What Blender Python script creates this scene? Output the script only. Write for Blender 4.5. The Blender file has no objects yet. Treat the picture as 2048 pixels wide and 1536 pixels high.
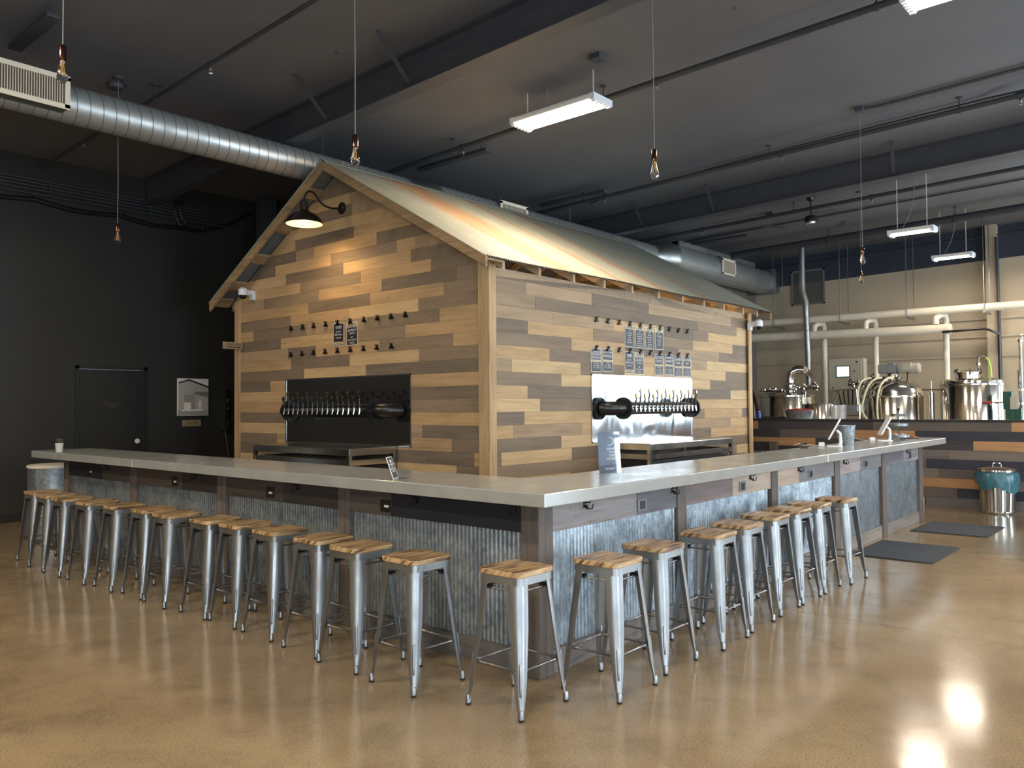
import bpy, math, random
from mathutils import Vector, Matrix
random.seed(7)
PI = math.pi
C = bpy.context.scene.collection
R = random.Random(11)

# ------------------------------------------------------------------ helpers
def lin(r, g, b, a=1.0):
    f = lambda c: (c/255/12.92) if c/255 <= .04045 else ((c/255+.055)/1.055)**2.4
    return (f(r), f(g), f(b), a)

class MB:
    """collects geometry and links it as one mesh object"""
    def __init__(s): s.v=[]; s.f=[]; s.uv=[]; s.mi=[]; s.sm=[]; s.tone=[]; s.cur=(1,1,1,1); s.m=0
    def face(s, idx, uvs=None, smooth=False):
        s.f.append(tuple(idx)); s.mi.append(s.m); s.sm.append(smooth); s.tone.append(s.cur)
        s.uv.extend(uvs if uvs else [(0,0)]*len(idx))
    def hexa(s, P):
        """8 corners: bottom loop 0-3, top loop 4-7"""
        P=[Vector(p) for p in P]; b=len(s.v); s.v.extend(P)
        e=[(P[1]-P[0]).length,(P[3]-P[0]).length,(P[4]-P[0]).length]
        ax=[(P[1]-P[0]).normalized() if e[0]>0 else Vector((1,0,0)),(P[3]-P[0]).normalized() if e[1]>0 else Vector((0,1,0)),(P[4]-P[0]).normalized() if e[2]>0 else Vector((0,0,1))]
        k=e.index(max(e)); o=[i for i in range(3) if i!=k]; ru=R.random()*20; rv=R.random()*20
        co=[(ax[k].dot(p-P[0])+ru, ax[o[0]].dot(p-P[0])+ax[o[1]].dot(p-P[0])+rv) for p in P]
        for q in ((3,2,1,0),(4,5,6,7),(0,1,5,4),(1,2,6,5),(2,3,7,6),(3,0,4,7)):
            s.face([b+i for i in q],[co[i] for i in q])
        return s
    def box(s, x0,x1,y0,y1,z0,z1):
        return s.hexa([(x0,y0,z0),(x1,y0,z0),(x1,y1,z0),(x0,y1,z0),(x0,y0,z1),(x1,y0,z1),(x1,y1,z1),(x0,y1,z1)])
    def cbox(s, c, d, M=None):
        h=[x/2 for x in d]; c=Vector(c)
        pts=[Vector((a*h[0],b*h[1],e*h[2])) for e in (-1,1) for a,b in ((-1,-1),(1,-1),(1,1),(-1,1))]
        return s.hexa([c+((M@p) if M else p) for p in pts])
    def beam(s, p0, p1, w, h, up=(0,0,1)):
        p0=Vector(p0); p1=Vector(p1); d=(p1-p0).normalized(); u=Vector(up); r=d.cross(u).normalized(); u=r.cross(d)
        q=[(-w/2,-h/2),(w/2,-h/2),(w/2,h/2),(-w/2,h/2)]
        A=[p0+r*a+u*b for a,b in q]; B=[p1+r*a+u*b for a,b in q]
        return s.hexa([A[0],B[0],B[1],A[1],A[3],B[3],B[2],A[2]])
    def tube(s, pts, r, n=12, caps=True, smooth=True):
        pts=[Vector(p) for p in pts]; rs=r if isinstance(r,(list,tuple)) else [r]*len(pts)
        b=len(s.v); prev=None; L=0
        for i,p in enumerate(pts):
            if i==0: d=pts[1]-p
            elif i==len(pts)-1: d=p-pts[i-1]
            else: d=(pts[i+1]-p).normalized()+(p-pts[i-1]).normalized()
            d=d.normalized() if d.length>1e-9 else Vector((0,0,1))
            if prev is None:
                a=Vector((0,0,1)) if abs(d.z)<.9 else Vector((1,0,0)); x=d.cross(a).normalized()
            else: x=(prev-d*prev.dot(d)).normalized()
            prev=x; y=d.cross(x)
            for k in range(n):
                t=2*PI*k/n; s.v.append(p+(x*math.cos(t)+y*math.sin(t))*rs[i])
        ln=[0]
        for i in range(1,len(pts)): ln.append(ln[-1]+(pts[i]-pts[i-1]).length)
        for i in range(len(pts)-1):
            for k in range(n):
                k2=(k+1)%n
                s.face([b+i*n+k,b+i*n+k2,b+(i+1)*n+k2,b+(i+1)*n+k],[(ln[i],k/n),(ln[i],(k+1)/n),(ln[i+1],(k+1)/n),(ln[i+1],k/n)],smooth)
        if caps:
            s.face([b+k for k in reversed(range(n))]); e=b+(len(pts)-1)*n; s.face([e+k for k in range(n)])
        return s
    def lathe(s, prof, c=(0,0,0), n=24, M=None, smooth=True, cap0=True, cap1=True):
        """prof: (r,z) from bottom to top, axis z (rotated by M)"""
        c=Vector(c); b=len(s.v)
        for r,z in prof:
            for k in range(n):
                t=2*PI*k/n; p=Vector((r*math.cos(t),r*math.sin(t),z)); s.v.append(c+((M@p) if M else p))
        for i in range(len(prof)-1):
            for k in range(n):
                k2=(k+1)%n
                s.face([b+i*n+k,b+i*n+k2,b+(i+1)*n+k2,b+(i+1)*n+k],[(k/n,prof[i][1]),((k+1)/n,prof[i][1]),((k+1)/n,prof[i+1][1]),(k/n,prof[i+1][1])],smooth)
        if cap0 and prof[0][0]>1e-6: s.face([b+k for k in reversed(range(n))])
        if cap1 and prof[-1][0]>1e-6: e=b+(len(prof)-1)*n; s.face([e+k for k in range(n)])
        return s
    def prism(s, poly, z0, z1, M=None):
        """polygon in xy (ccw) extruded in z"""
        n=len(poly); b=len(s.v); ru=R.random()*20; rv=R.random()*20
        for z in (z0,z1):
            for x,y in poly:
                p=Vector((x,y,z)); s.v.append((M@p) if M else p)
        uvp=[(x+ru,y+rv) for x,y in poly]
        s.face([b+i for i in reversed(range(n))],list(reversed(uvp))); s.face([b+n+i for i in range(n)],uvp)
        for i in range(n):
            j=(i+1)%n; (x,y),(x2,y2)=poly[i],poly[j]
            s.face([b+i,b+j,b+n+j,b+n+i],[(x+ru,y+rv+z0),(x2+ru,y2+rv+z0),(x2+ru,y2+rv+z1),(x+ru,y+rv+z1)])
        return s
    def strip(s, rows, smooth=True, closed=False, uvs=None):
        """grid of points rows[i][j]"""
        b=len(s.v); n=len(rows[0])
        for r in rows: s.v.extend(Vector(p) for p in r)
        for i in range(len(rows)-1):
            for j in range(n if closed else n-1):
                k=(j+1)%n; q=[(i,j),(i,k),(i+1,k),(i+1,j)]
                s.face([b+a*n+c for a,c in q],[uvs(a,c) for a,c in q] if uvs else None,smooth)
        return s
    def build(s, name, mats, parent=None, bevel=0, seg=2, sharp=35):
        me=bpy.data.meshes.new(name); me.from_pydata([tuple(v) for v in s.v],[],s.f)
        if not isinstance(mats,(list,tuple)): mats=[mats]
        for m in mats: me.materials.append(m)
        me.polygons.foreach_set('material_index',s.mi); me.polygons.foreach_set('use_smooth',s.sm)
        ul=me.uv_layers.new(name='UVMap'); ul.data.foreach_set('uv',[c for u in s.uv for c in u])
        at=me.attributes.new('tone','FLOAT_COLOR','FACE'); at.data.foreach_set('color',[c for t in s.tone for c in t])
        me.validate(); me.update()
        if any(s.sm): me.set_sharp_from_angle(angle=math.radians(sharp))
        o=bpy.data.objects.new(name,me); C.objects.link(o)
        if parent: o.parent=parent
        if bevel:
            b=o.modifiers.new('edge','BEVEL'); b.width=bevel; b.segments=seg; b.limit_method='ANGLE'
        return o

def tag(o,label=None,cat=None,group=None,kind=None):
    if label: o['label']=label
    if cat: o['category']=cat
    if group: o['group']=group
    if kind: o['kind']=kind
    return o
def thing(name,label,cat,loc=(0,0,0),rz=0,group=None):
    o=bpy.data.objects.new(name,None); C.objects.link(o); o.location=loc; o.rotation_euler=(0,0,rz); o.empty_display_size=.1
    return tag(o,label,cat,group)
def dup(o,parent=None):
    c=o.copy(); C.objects.link(c)
    if parent: c.parent=parent
    for ch in list(o.children): dup(ch,c)
    return c
def struct(name,mb,mats,**k): return tag(mb.build(name,mats,**k),kind='structure')
RX=lambda a: Matrix.Rotation(a,3,'X')
RY=lambda a: Matrix.Rotation(a,3,'Y')
RZ=lambda a: Matrix.Rotation(a,3,'Z')
FX=Matrix(((0,0,-1),(-1,0,0),(0,1,0)))      # local x,y,z -> faces -X  (x=-Y, y=Z, z=-X)
FY=Matrix(((1,0,0),(0,0,-1),(0,1,0)))       # faces -Y  (x=X, y=Z, z=-Y)
def arc(c,r,a0,a1,n): return [(c[0]+r*math.cos(a0+(a1-a0)*i/n),c[1]+r*math.sin(a0+(a1-a0)*i/n)) for i in range(n+1)]
def rrect(w,h,r,n=5):
    p=[]
    for cx,cy,a in ((w/2-r,-h/2+r,-PI/2),(w/2-r,h/2-r,0),(-w/2+r,h/2-r,PI/2),(-w/2+r,-h/2+r,PI)): p+=arc((cx,cy),r,a,a+PI/2,n)
    return p
def bez(p0,p1,p2,p3,n=10):
    P=[Vector(p) for p in (p0,p1,p2,p3)]
    return [P[0]*(1-t)**3+P[1]*3*t*(1-t)**2+P[2]*3*t*t*(1-t)+P[3]*t**3 for t in [i/n for i in range(n+1)]]
ORD='zeroth first second third fourth fifth sixth seventh eighth ninth tenth eleventh twelfth thirteenth fourteenth fifteenth sixteenth'.split()

# ------------------------------------------------------------------ materials
class Mat:
    def __init__(s,name):
        s.m=bpy.data.materials.new(name); s.m.use_nodes=True; s.nt=s.m.node_tree; s.n=s.nt.nodes; s.l=s.nt.links
        s.p=s.n['Principled BSDF']
    def node(s,t,**k):
        o=s.n.new(t)
        for a,v in k.items(): setattr(o,a,v)
        return o
    def set(s,**k):
        for a,v in k.items(): s.p.inputs[a.replace('_',' ')].default_value=v
        return s
    def coord(s,kind='Object',scale=(1,1,1)):
        tc=s.node('ShaderNodeTexCoord'); mp=s.node('ShaderNodeMapping'); mp.inputs['Scale'].default_value=scale
        s.l.new(tc.outputs[kind],mp.inputs['Vector']); return mp.outputs['Vector']
    def pos(s,scale=(1,1,1)):
        g=s.node('ShaderNodeNewGeometry'); mp=s.node('ShaderNodeMapping'); mp.inputs['Scale'].default_value=scale
        s.l.new(g.outputs['Position'],mp.inputs['Vector']); return mp.outputs['Vector']
    def noise(s,vec,scale=5,detail=4,rough=.55,dist=0):
        n=s.node('ShaderNodeTexNoise'); n.inputs['Scale'].default_value=scale; n.inputs['Detail'].default_value=detail
        n.inputs['Roughness'].default_value=rough; n.inputs['Distortion'].default_value=dist; s.l.new(vec,n.inputs['Vector']); return n.outputs['Fac']
    def ramp(s,fac,stops):
        r=s.node('ShaderNodeValToRGB'); e=r.color_ramp.elements
        while len(e)<len(stops): e.new(.5)
        for i,(p,c) in enumerate(stops):
            e[i].position=p; e[i].color=c if not isinstance(c,(int,float)) else (c,c,c,1)
        s.l.new(fac,r.inputs['Fac']); return r.outputs['Color']
    def mix(s,a,b,fac,blend='MIX'):
        m=s.node('ShaderNodeMix',data_type='RGBA',blend_type=blend)
        for sock,v in ((m.inputs[6],a),(m.inputs[7],b),(m.inputs[0],fac)):
            if hasattr(v,'links') or hasattr(v,'is_output'): s.l.new(v,sock)
            else: sock.default_value=v
        return m.outputs[2]
    def base(s,x): s.l.new(x,s.p.inputs['Base Color']); return s
    def rough(s,x): s.l.new(x,s.p.inputs['Roughness']); return s
    def bump(s,h,strength=.2,dist=.01):
        b=s.node('ShaderNodeBump'); b.inputs['Strength'].default_value=strength; b.inputs['Distance'].default_value=dist
        s.l.new(h,b.inputs['Height']); s.l.new(b.outputs['Normal'],s.p.inputs['Normal']); return s
def plain(name,col,rough=.5,metal=0,var=.12,scale=6,**k):
    m=Mat(name); m.set(Roughness=rough,Metallic=metal,**k)
    n=m.noise(m.pos(),scale); d=tuple(c*(1-var) for c in col[:3])+(1,); u=tuple(min(1,c*(1+var)) for c in col[:3])+(1,)
    m.base(m.ramp(n,[(.3,d),(.7,u)])); return m.m
def emit(name,col,strength):
    m=Mat(name); m.set(Base_Color=(.8,.8,.8,1),Emission_Color=col,Emission_Strength=strength); return m.m
def wood(name,col=None,amp=.35,rough=.65,fine=60,knots=True,saw=False):
    """grain runs along u; base colour comes from the per-board tone when col is None"""
    m=Mat(name); v=m.coord('UV')
    if col is None:
        a=m.node('ShaderNodeAttribute',attribute_name='tone'); b=a.outputs['Color']
    else: b=col
    mp=m.node('ShaderNodeMapping'); mp.inputs['Scale'].default_value=(1.6,fine*.45,1); m.l.new(v,mp.inputs['Vector'])
    g=m.noise(mp.outputs['Vector'],1.0,6,.65,.6)
    mp2=m.node('ShaderNodeMapping'); mp2.inputs['Scale'].default_value=(1.1,5,1); m.l.new(v,mp2.inputs['Vector'])
    g2=m.noise(mp2.outputs['Vector'],1.0,3,.5,.3)
    lo=1-amp; c=m.mix(b,m.ramp(g,[(.25,lo),(.5,1.0),(.8,1+amp*.3)]),1.0,'MULTIPLY')
    c=m.mix(c,m.ramp(g2,[(.25,1-amp*.7),(.55,1.0),(.8,1.08)]),1.0,'MULTIPLY')
    if knots:
        vo=m.node('ShaderNodeTexVoronoi'); vo.inputs['Scale'].default_value=1.0
        mp3=m.node('ShaderNodeMapping'); mp3.inputs['Scale'].default_value=(4.2,9,1); m.l.new(v,mp3.inputs['Vector']); m.l.new(mp3.outputs['Vector'],vo.inputs['Vector'])
        c=m.mix(c,m.ramp(vo.outputs['Distance'],[(.03,.5),(.09,.88),(.15,1.0)]),.6,'MULTIPLY')
    m.base(c); m.set(Roughness=rough); m.bump(g,.15,.004); return m.m
def metal(name,col,rough=.3,blotch=.25,bscale=3,met=1.0,streak=None,aniso=0):
    m=Mat(name); m.set(Metallic=met,Roughness=rough)
    n=m.noise(m.pos(streak or (1,1,1)),bscale,5,.6)
    d=tuple(c*(1-blotch) for c in col[:3])+(1,); u=tuple(min(1,c*(1+blotch*.6)) for c in col[:3])+(1,)
    m.base(m.ramp(n,[(.3,d),(.65,u)])); m.rough(m.ramp(n,[(.3,min(1,rough*1.35)),(.7,rough*.8)])); return m.m

MT={}
# floor: polished concrete
m=Mat('polished_concrete'); v=m.pos()
big=m.noise(v,.55,6,.6,.4); med=m.noise(v,3.2,6,.62,.5); fine=m.noise(v,95,4,.7)
c=m.ramp(big,[(.25,lin(132,111,84)),(.5,lin(150,129,99)),(.75,lin(166,146,115))])
c=m.mix(c,m.ramp(med,[(.3,.72),(.5,1.0),(.7,1.12)]),.85,'MULTIPLY')
c=m.mix(c,m.ramp(fine,[(.36,.42),(.47,1.0),(.62,1.12)]),.75,'MULTIPLY')
vo=m.node('ShaderNodeTexVoronoi'); vo.inputs['Scale'].default_value=7; m.l.new(v,vo.inputs['Vector'])
c=m.mix(c,m.ramp(vo.outputs['Distance'],[(.03,.3),(.06,1.0)]),.5,'MULTIPLY')
sep=m.node('ShaderNodeSeparateXYZ'); m.l.new(v,sep.inputs[0])
w1=m.node('ShaderNodeTexWave',wave_type='BANDS',bands_direction='DIAGONAL'); w1.inputs['Scale'].default_value=.22; w1.inputs['Distortion'].default_value=3; w1.inputs['Detail'].default_value=3
m.l.new(v,w1.inputs['Vector']); c=m.mix(c,m.ramp(w1.outputs['Fac'],[(.0,.86),(.06,1.0)]),.7,'MULTIPLY')
mm=m.node('ShaderNodeMath',operation='ADD'); m.l.new(sep.outputs['X'],mm.inputs[0]); mm.inputs[1].default_value=-2.6
ab=m.node('ShaderNodeMath',operation='ABSOLUTE'); m.l.new(mm.outputs[0],ab.inputs[0])
c=m.mix(c,m.ramp(ab.outputs[0],[(.006,.5),(.012,1.0)]),.8,'MULTIPLY')
m.base(c); m.rough(m.ramp(med,[(.3,.19),(.7,.10)])); m.set(Specular_IOR_Level=.6)
m.bump(m.noise(v,1.1,2,.5),.12,.02); MT['floor']=m.m
# ceiling: painted deck with dark screw clips
m=Mat('painted_deck'); v=m.pos(); n=m.noise(v,.5,4)
c=m.ramp(n,[(.3,lin(88,88,91)),(.7,lin(102,102,104))])
vo=m.node('ShaderNodeTexVoronoi'); vo.inputs['Scale'].default_value=1.5; m.l.new(m.pos((1,1,0)),vo.inputs['Vector'])
c=m.mix(c,m.ramp(vo.outputs['Distance'],[(.035,.35),(.05,1.0)]),.8,'MULTIPLY')
m.base(c); m.set(Roughness=.7); MT['ceil']=m.m
MT['black']=plain('black_paint',lin(40,39,36),.55,var=.15,scale=.8)
MT['blackdoor']=plain('black_door_paint',lin(34,34,32),.4,var=.1)
MT['farwall']=plain('beige_wall_paint',lin(186,172,148),.75,var=.05,scale=.6)
MT['band']=plain('dark_band_paint',lin(50,56,70),.7,var=.08)
MT['greywall']=plain('grey_wall_paint',lin(120,116,110),.7,var=.06,scale=.6)
MT['steelpaint']=plain('dark_steel_paint',lin(66,68,74),.5,var=.08)
MT['duskpaint']=plain('dark_pipe_paint',lin(58,60,64),.5,var=.1)
MT['girtpaint']=plain('beige_steel_paint',lin(182,168,146),.6,var=.05)
MT['plank']=wood('plank_boards',None,.30,.7)
MT['barge']=wood('bleached_pine',lin(170,142,104),.6,.7)
MT['post']=wood('corner_pine',lin(192,162,120),.38,.7)
MT['rafter']=wood('rafter_pine',lin(186,160,128),.3,.75)
MT['weather']=wood('weathered_board',None,.45,.75)
MT['darkpost']=wood('stained_post',lin(104,94,86),.45,.7)
MT['signwood']=wood('sign_wood',lin(150,132,102),.25,.7,knots=False)
# burnt stool seat
m=Mat('burnt_pine_seat'); v=m.coord('UV'); oi=m.node('ShaderNodeObjectInfo'); ad=m.node('ShaderNodeVectorMath',operation='ADD')
cm=m.node('ShaderNodeCombineXYZ'); ml=m.node('ShaderNodeMath',operation='MULTIPLY'); ml.inputs[1].default_value=37
m.l.new(oi.outputs['Random'],ml.inputs[0]); m.l.new(ml.outputs[0],cm.inputs[0]); m.l.new(ml.outputs[0],cm.inputs[1]); m.l.new(v,ad.inputs[0]); m.l.new(cm.outputs[0],ad.inputs[1])
mp=m.node('ShaderNodeMapping'); mp.inputs['Scale'].default_value=(4,24,1); m.l.new(ad.outputs[0],mp.inputs['Vector']); g=m.noise(mp.outputs['Vector'],1,5,.6,.4)
mp=m.node('ShaderNodeMapping'); mp.inputs['Scale'].default_value=(9,160,1); m.l.new(ad.outputs[0],mp.inputs['Vector']); g2=m.noise(mp.outputs['Vector'],1,4,.6,.3)
c=m.ramp(g,[(.36,lin(70,52,36)),(.45,lin(142,108,72)),(.53,lin(190,158,114)),(.7,lin(212,184,142))])
c=m.mix(c,m.ramp(g2,[(.3,.7),(.55,1.0)]),.7,'MULTIPLY'); m.base(c); m.set(Roughness=.38,Coat_Weight=.25,Coat_Roughness=.2); m.bump(g2,.1,.002); MT['seat']=m.m
MT['stool']=metal('brushed_stool_steel',lin(160,162,162),.4,.08,4)
MT['rod']=metal('rod_steel',lin(150,150,150),.35,.1,4)
MT['rubber']=plain('black_rubber',lin(28,28,28),.6)
MT['zinc']=metal('aged_zinc_top',lin(178,180,176),.2,.14,2.6,met=.4)
m=Mat('galvanised_sheet'); m.set(Metallic=.85); v=m.pos(); n=m.noise(v,5,6,.65); n2=m.noise(m.pos((1,1,.6)),34,5,.7); n3=m.noise(v,1.1,3)
c=m.ramp(n,[(.28,lin(120,128,134)),(.5,lin(166,176,182)),(.72,lin(196,204,208))]); c=m.mix(c,m.ramp(n2,[(.34,.5),(.55,1.0)]),.85,'MULTIPLY'); c=m.mix(c,m.ramp(n3,[(.3,.8),(.6,1.0)]),.8,'MULTIPLY')
m.base(c); m.rough(m.ramp(n,[(.3,.55),(.7,.36)])); MT['galv']=m.m
# weathered roof sheet: pale oxide with rusty sheets and runs at fixed places along the roof
m=Mat('weathered_roof_sheet'); v=m.coord('UV')
mp=m.node('ShaderNodeMapping'); mp.inputs['Scale'].default_value=(7,.45,1); m.l.new(v,mp.inputs['Vector']); n2=m.noise(mp.outputs['Vector'],1,6,.7)
mp=m.node('ShaderNodeMapping'); mp.inputs['Scale'].default_value=(1.6,.8,1); m.l.new(v,mp.inputs['Vector']); n=m.noise(mp.outputs['Vector'],1,5,.6)
sp=m.node('ShaderNodeSeparateXYZ'); m.l.new(v,sp.inputs[0])
w1=m.node('ShaderNodeMath',operation='MULTIPLY_ADD'); m.l.new(n,w1.inputs[0]); w1.inputs[1].default_value=.5; m.l.new(sp.outputs['X'],w1.inputs[2])
w2=m.node('ShaderNodeMath',operation='MULTIPLY_ADD'); m.l.new(n2,w2.inputs[0]); w2.inputs[1].default_value=.25; m.l.new(w1.outputs[0],w2.inputs[2])
mr=m.node('ShaderNodeMapRange'); mr.inputs['From Min'].default_value=2.875; mr.inputs['From Max'].default_value=9.7; m.l.new(w2.outputs[0],mr.inputs['Value'])
P=lambda x:(x-2.5)/6.825
pale=lin(174,171,152); cream=lin(186,180,158); rust=lin(190,152,118); gg=lin(150,153,142); br=lin(178,136,104)
c=m.ramp(mr.outputs[0],[(P(2.5),pale),(P(3.35),pale),(P(3.5),rust),(P(4.0),rust),(P(4.1),cream),(P(4.85),cream),(P(4.92),rust),(P(5.05),cream),(P(5.8),pale),(P(5.95),br),(P(6.1),gg),(P(7.0),gg),(P(7.12),br),(P(7.22),gg),(P(9.3),gg)])
c=m.mix(c,m.ramp(n2,[(.3,.72),(.5,1.0),(.75,1.1)]),.9,'MULTIPLY'); c=m.mix(c,m.ramp(n,[(.3,.85),(.6,1.05)]),.8,'MULTIPLY')
m.base(c); m.set(Roughness=.6,Metallic=.2); MT['roof']=m.m
MT['soffit']=metal('soffit_sheet',lin(132,142,150),.45,.15,4,met=.7)
MT['duct']=metal('spiral_duct',lin(186,190,188),.4,.18,2.0,met=.75,streak=(1.2,.6,.6))
MT['ductcap']=metal('duct_plain',lin(170,172,170),.38,.15,3)
MT['vent']=plain('vent_white',lin(226,216,192),.5,var=.03)
MT['ventdark']=plain('vent_recess',lin(92,82,70),.7)
MT['stain']=metal('stainless',lin(205,205,200),.16,.06,2,streak=(8,8,.3))
MT['tank']=metal('tank_steel',lin(214,208,198),.13,.08,2,streak=(14,14,.1))
m=Mat('steel_backsplash'); m.set(Metallic=1,Roughness=.16,Base_Color=lin(190,193,194)); m.bump(m.noise(m.pos((1,1,.5)),2.4,1,.5,1.2),.55,.03); MT['splash']=m.m
MT['iron']=plain('black_iron',lin(24,24,25),.32,var=.2,Specular_IOR_Level=.6)
MT['chrome']=metal('chrome',lin(225,225,225),.08,.02)
MT['brass']=metal('brass_disc',lin(190,150,80),.3,.2,30)
MT['bronze']=plain('dark_bronze',lin(44,36,30),.35,.4)
MT['enamel']=plain('white_enamel',lin(240,236,225),.4,var=.02)
MT['white']=plain('white_plastic',lin(232,234,238),.35,var=.02)
MT['pvc']=plain('white_pvc',lin(226,218,200),.35,var=.03)
MT['paper']=plain('white_paper',lin(228,226,220),.7,var=.02)
MT['print']=plain('charcoal_print',lin(42,42,46),.5,var=.05)
MT['cream']=plain('cream_print',lin(190,180,145),.6,var=.05)
MT['ink']=plain('white_ink',lin(225,225,225),.6,var=.02)
MT['darkink']=plain('dark_ink',lin(40,34,28),.6)
MT['clip']=plain('black_clip',lin(26,22,22),.3,.5)
MT['copper']=metal('copper_socket',lin(120,84,74),.15,.1)
MT['cable']=plain('grey_cable',lin(120,120,120),.6)
MT['darkcable']=plain('black_cable',lin(22,22,22),.4)
MT['mat']=plain('rubber_mat',lin(52,58,68),.85,var=.2,scale=120)
MT['bag']=plain('teal_bin_liner',lin(64,112,124),.25,var=.2,scale=12)
MT['panelgrey']=plain('grey_cabinet',lin(176,172,156),.5,var=.03)
MT['motorgrey']=plain('motor_grey',lin(116,122,126),.4)
MT['green']=plain('green_machine',lin(20,70,56),.4)
MT['red']=plain('red_plastic',lin(168,54,44),.5)
MT['blue']=plain('blue_can',lin(40,70,160),.3)
MT['hose']=plain('maroon_hose',lin(52,20,30),.4)
MT['beigehose']=plain('clear_hose',lin(214,206,176),.35)
MT['screen']=emit('lit_screen',lin(170,225,230),1.6)
MT['tube']=emit('lit_tube',lin(255,240,218),70)
MT['bulbglow']=emit('lamp_bulb',lin(255,205,130),40)
MT['filament']=plain('amber_filament',lin(214,160,80),.4)
m=Mat('clear_glass'); m.set(Base_Color=(1,1,1,1),Roughness=.02,Transmission_Weight=1,IOR=1.3)
MT['glass']=m.m
m=Mat('window_glass'); g=m.node('ShaderNodeBsdfGlossy'); g.inputs['Roughness'].default_value=.02; t=m.node('ShaderNodeBsdfTransparent'); x=m.node('ShaderNodeMixShader'); x.inputs[0].default_value=.06
m.l.new(t.outputs[0],x.inputs[1]); m.l.new(g.outputs[0],x.inputs[2]); m.l.new(x.outputs[0],m.n['Material Output'].inputs['Surface']); MT['pane']=m.m
m=Mat('clear_acrylic'); g=m.node('ShaderNodeBsdfGlossy'); g.inputs['Roughness'].default_value=.03; t=m.node('ShaderNodeBsdfTransparent'); t.inputs[0].default_value=(.93,.96,.97,1); x=m.node('ShaderNodeMixShader'); x.inputs[0].default_value=.10
m.l.new(t.outputs[0],x.inputs[1]); m.l.new(g.outputs[0],x.inputs[2]); m.l.new(x.outputs[0],m.n['Material Output'].inputs['Surface']); MT['acrylic']=m.m
m=Mat('perforated_steel'); m.set(Metallic=1,Roughness=.25); vo=m.node('ShaderNodeTexVoronoi'); vo.inputs['Scale'].default_value=38; vo.inputs['Randomness'].default_value=0; m.l.new(m.pos(),vo.inputs['Vector'])
m.base(m.ramp(vo.outputs['Distance'],[(.28,lin(60,60,58)),(.36,lin(205,205,200))])); MT['perf']=m.m
MT['milk']=plain('cloudy_drink',lin(214,214,200),.5)
MT['food']=plain('fried_snack',lin(196,120,50),.7,var=.3,scale=90)
MT['cloth']=plain('black_cloth',lin(26,28,28),.9)
WORLD=1.0; WINE=(160,160,200,200); WINB=90; EXPO=0.0
FPX,YAW,PITCH,ROLL,CX,CY,CZ=1607.578966,-0.069382,0.027361,-0.007706,-3.274691,-2.630876,1.526048
MT['lime']=plain('lime_hose',lin(170,200,70),.4)
WORLD=1.0; WINE=(120,160,220,270); WINB=170; WINF=300; EXPO=0.95; LAMP=17; GLOW=26
# ------------------------------------------------------------------ setting
ceilz=lambda y: 5.06+.026*(9.7-y)
XB,XF,YR,YL=-9.0,16.4,-7.2,9.7
mb=MB(); mb.box(XB-.2,XF+.2,YR-.2,YL+.2,-.2,0); struct('floor',mb,MT['floor'])
mb=MB(); mb.hexa([(XB-.2,YR-.2,ceilz(YR-.2)),(XF+.2,YR-.2,ceilz(YR-.2)),(XF+.2,YL+.2,ceilz(YL+.2)),(XB-.2,YL+.2,ceilz(YL+.2))]+[(a,b,5.95) for a,b in ((XB-.2,YR-.2),(XF+.2,YR-.2),(XF+.2,YL+.2),(XB-.2,YL+.2))]); struct('ceiling',mb,MT['ceil'])
# left wall (black) with a door opening
DX0,DX1,DZ=1.372,2.301,2.11
mb=MB()
for x0,x1,z0,z1 in ((XB-.2,DX0-.05,0,5.75),(DX1+.05,12.7,0,5.75),(DX0-.05,DX1+.05,DZ+.05,5.75)): mb.box(x0,x1,YL,YL+.2,z0,z1)
struct('wall_left',mb,MT['black'])
# brewery side and far walls
mb=MB(); mb.box(12.5,12.7,6.2,YL,0,5.75); mb.box(12.5,XF,6.15,6.35,0,5.75); struct('wall_side',mb,MT['greywall'])
OPF=[(-6.2,-1.7,.02,3.5)]
mb=MB(); mb.box(XF,XF+.2,-1.7,6.35,0,5.75); mb.box(XF,XF+.2,-6.2,-1.7,3.5,5.75); mb.box(XF,XF+.2,YR-.2,-6.2,0,5.75)
wf=struct('wall_far',mb,MT['farwall'])
mb=MB(); mb.hexa([(XF-.012,YR,4.76),(XF,YR,4.76),(XF,6.15,4.46),(XF-.012,6.15,4.46),(XF-.012,YR,5.7),(XF,YR,5.7),(XF,6.15,5.7),(XF-.012,6.15,5.4)]); struct('trim_1',mb,MT['band'])
# girts and a post along the far wall
for i,(z,d) in enumerate(((2.50,.06),(2.92,.06),(3.30,.06))):
    mb=MB(); mb.box(XF-d,XF-.001,-1.6,6.14,z,z+.05); struct('trim_%d'%(i+2),mb,MT['girtpaint'])
mb=MB(); mb.box(XF-.26,XF-.02,.72,.92,0,ceilz(.72)-.004); tag(mb.build('wall_post',MT['girtpaint']),'beige steel column against the far brewery wall','column')
# back wall and right wall with windows
def wall_open(name,axis,pos,a0,a1,opens,mat,t=.2,h=5.75):
    """wall along axis with rectangular openings (a,b,z0,z1)"""
    mb=MB(); cuts=sorted(opens); cur=a0
    def put(a,b,z0,z1):
        if axis=='X': mb.box(a,b,pos-t,pos,z0,z1)
        else: mb.box(pos-t,pos,a,b,z0,z1)
    for a,b,z0,z1 in cuts:
        put(cur,a,0,h); put(a,b,z1,h)
        if z0>0: put(a,b,0,z0)
        cur=b
    put(cur,a1,0,h); struct(name,mb,mat)
OPR=[(-6.5,-3.3,0.02,3.3),(-1.0,2.2,0.02,3.3),(5.6,9.2,0.02,3.5),(11.2,15.6,.02,3.5)]
OPB=[(-7.2,-3.6,.7,3.1)]
wall_open('wall_right','X',YR,XB-.2,XF+.2,OPR,MT['greywall'])
wall_open('wall_back','Y',XB,YR,YL,OPB,MT['greywall'])
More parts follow.
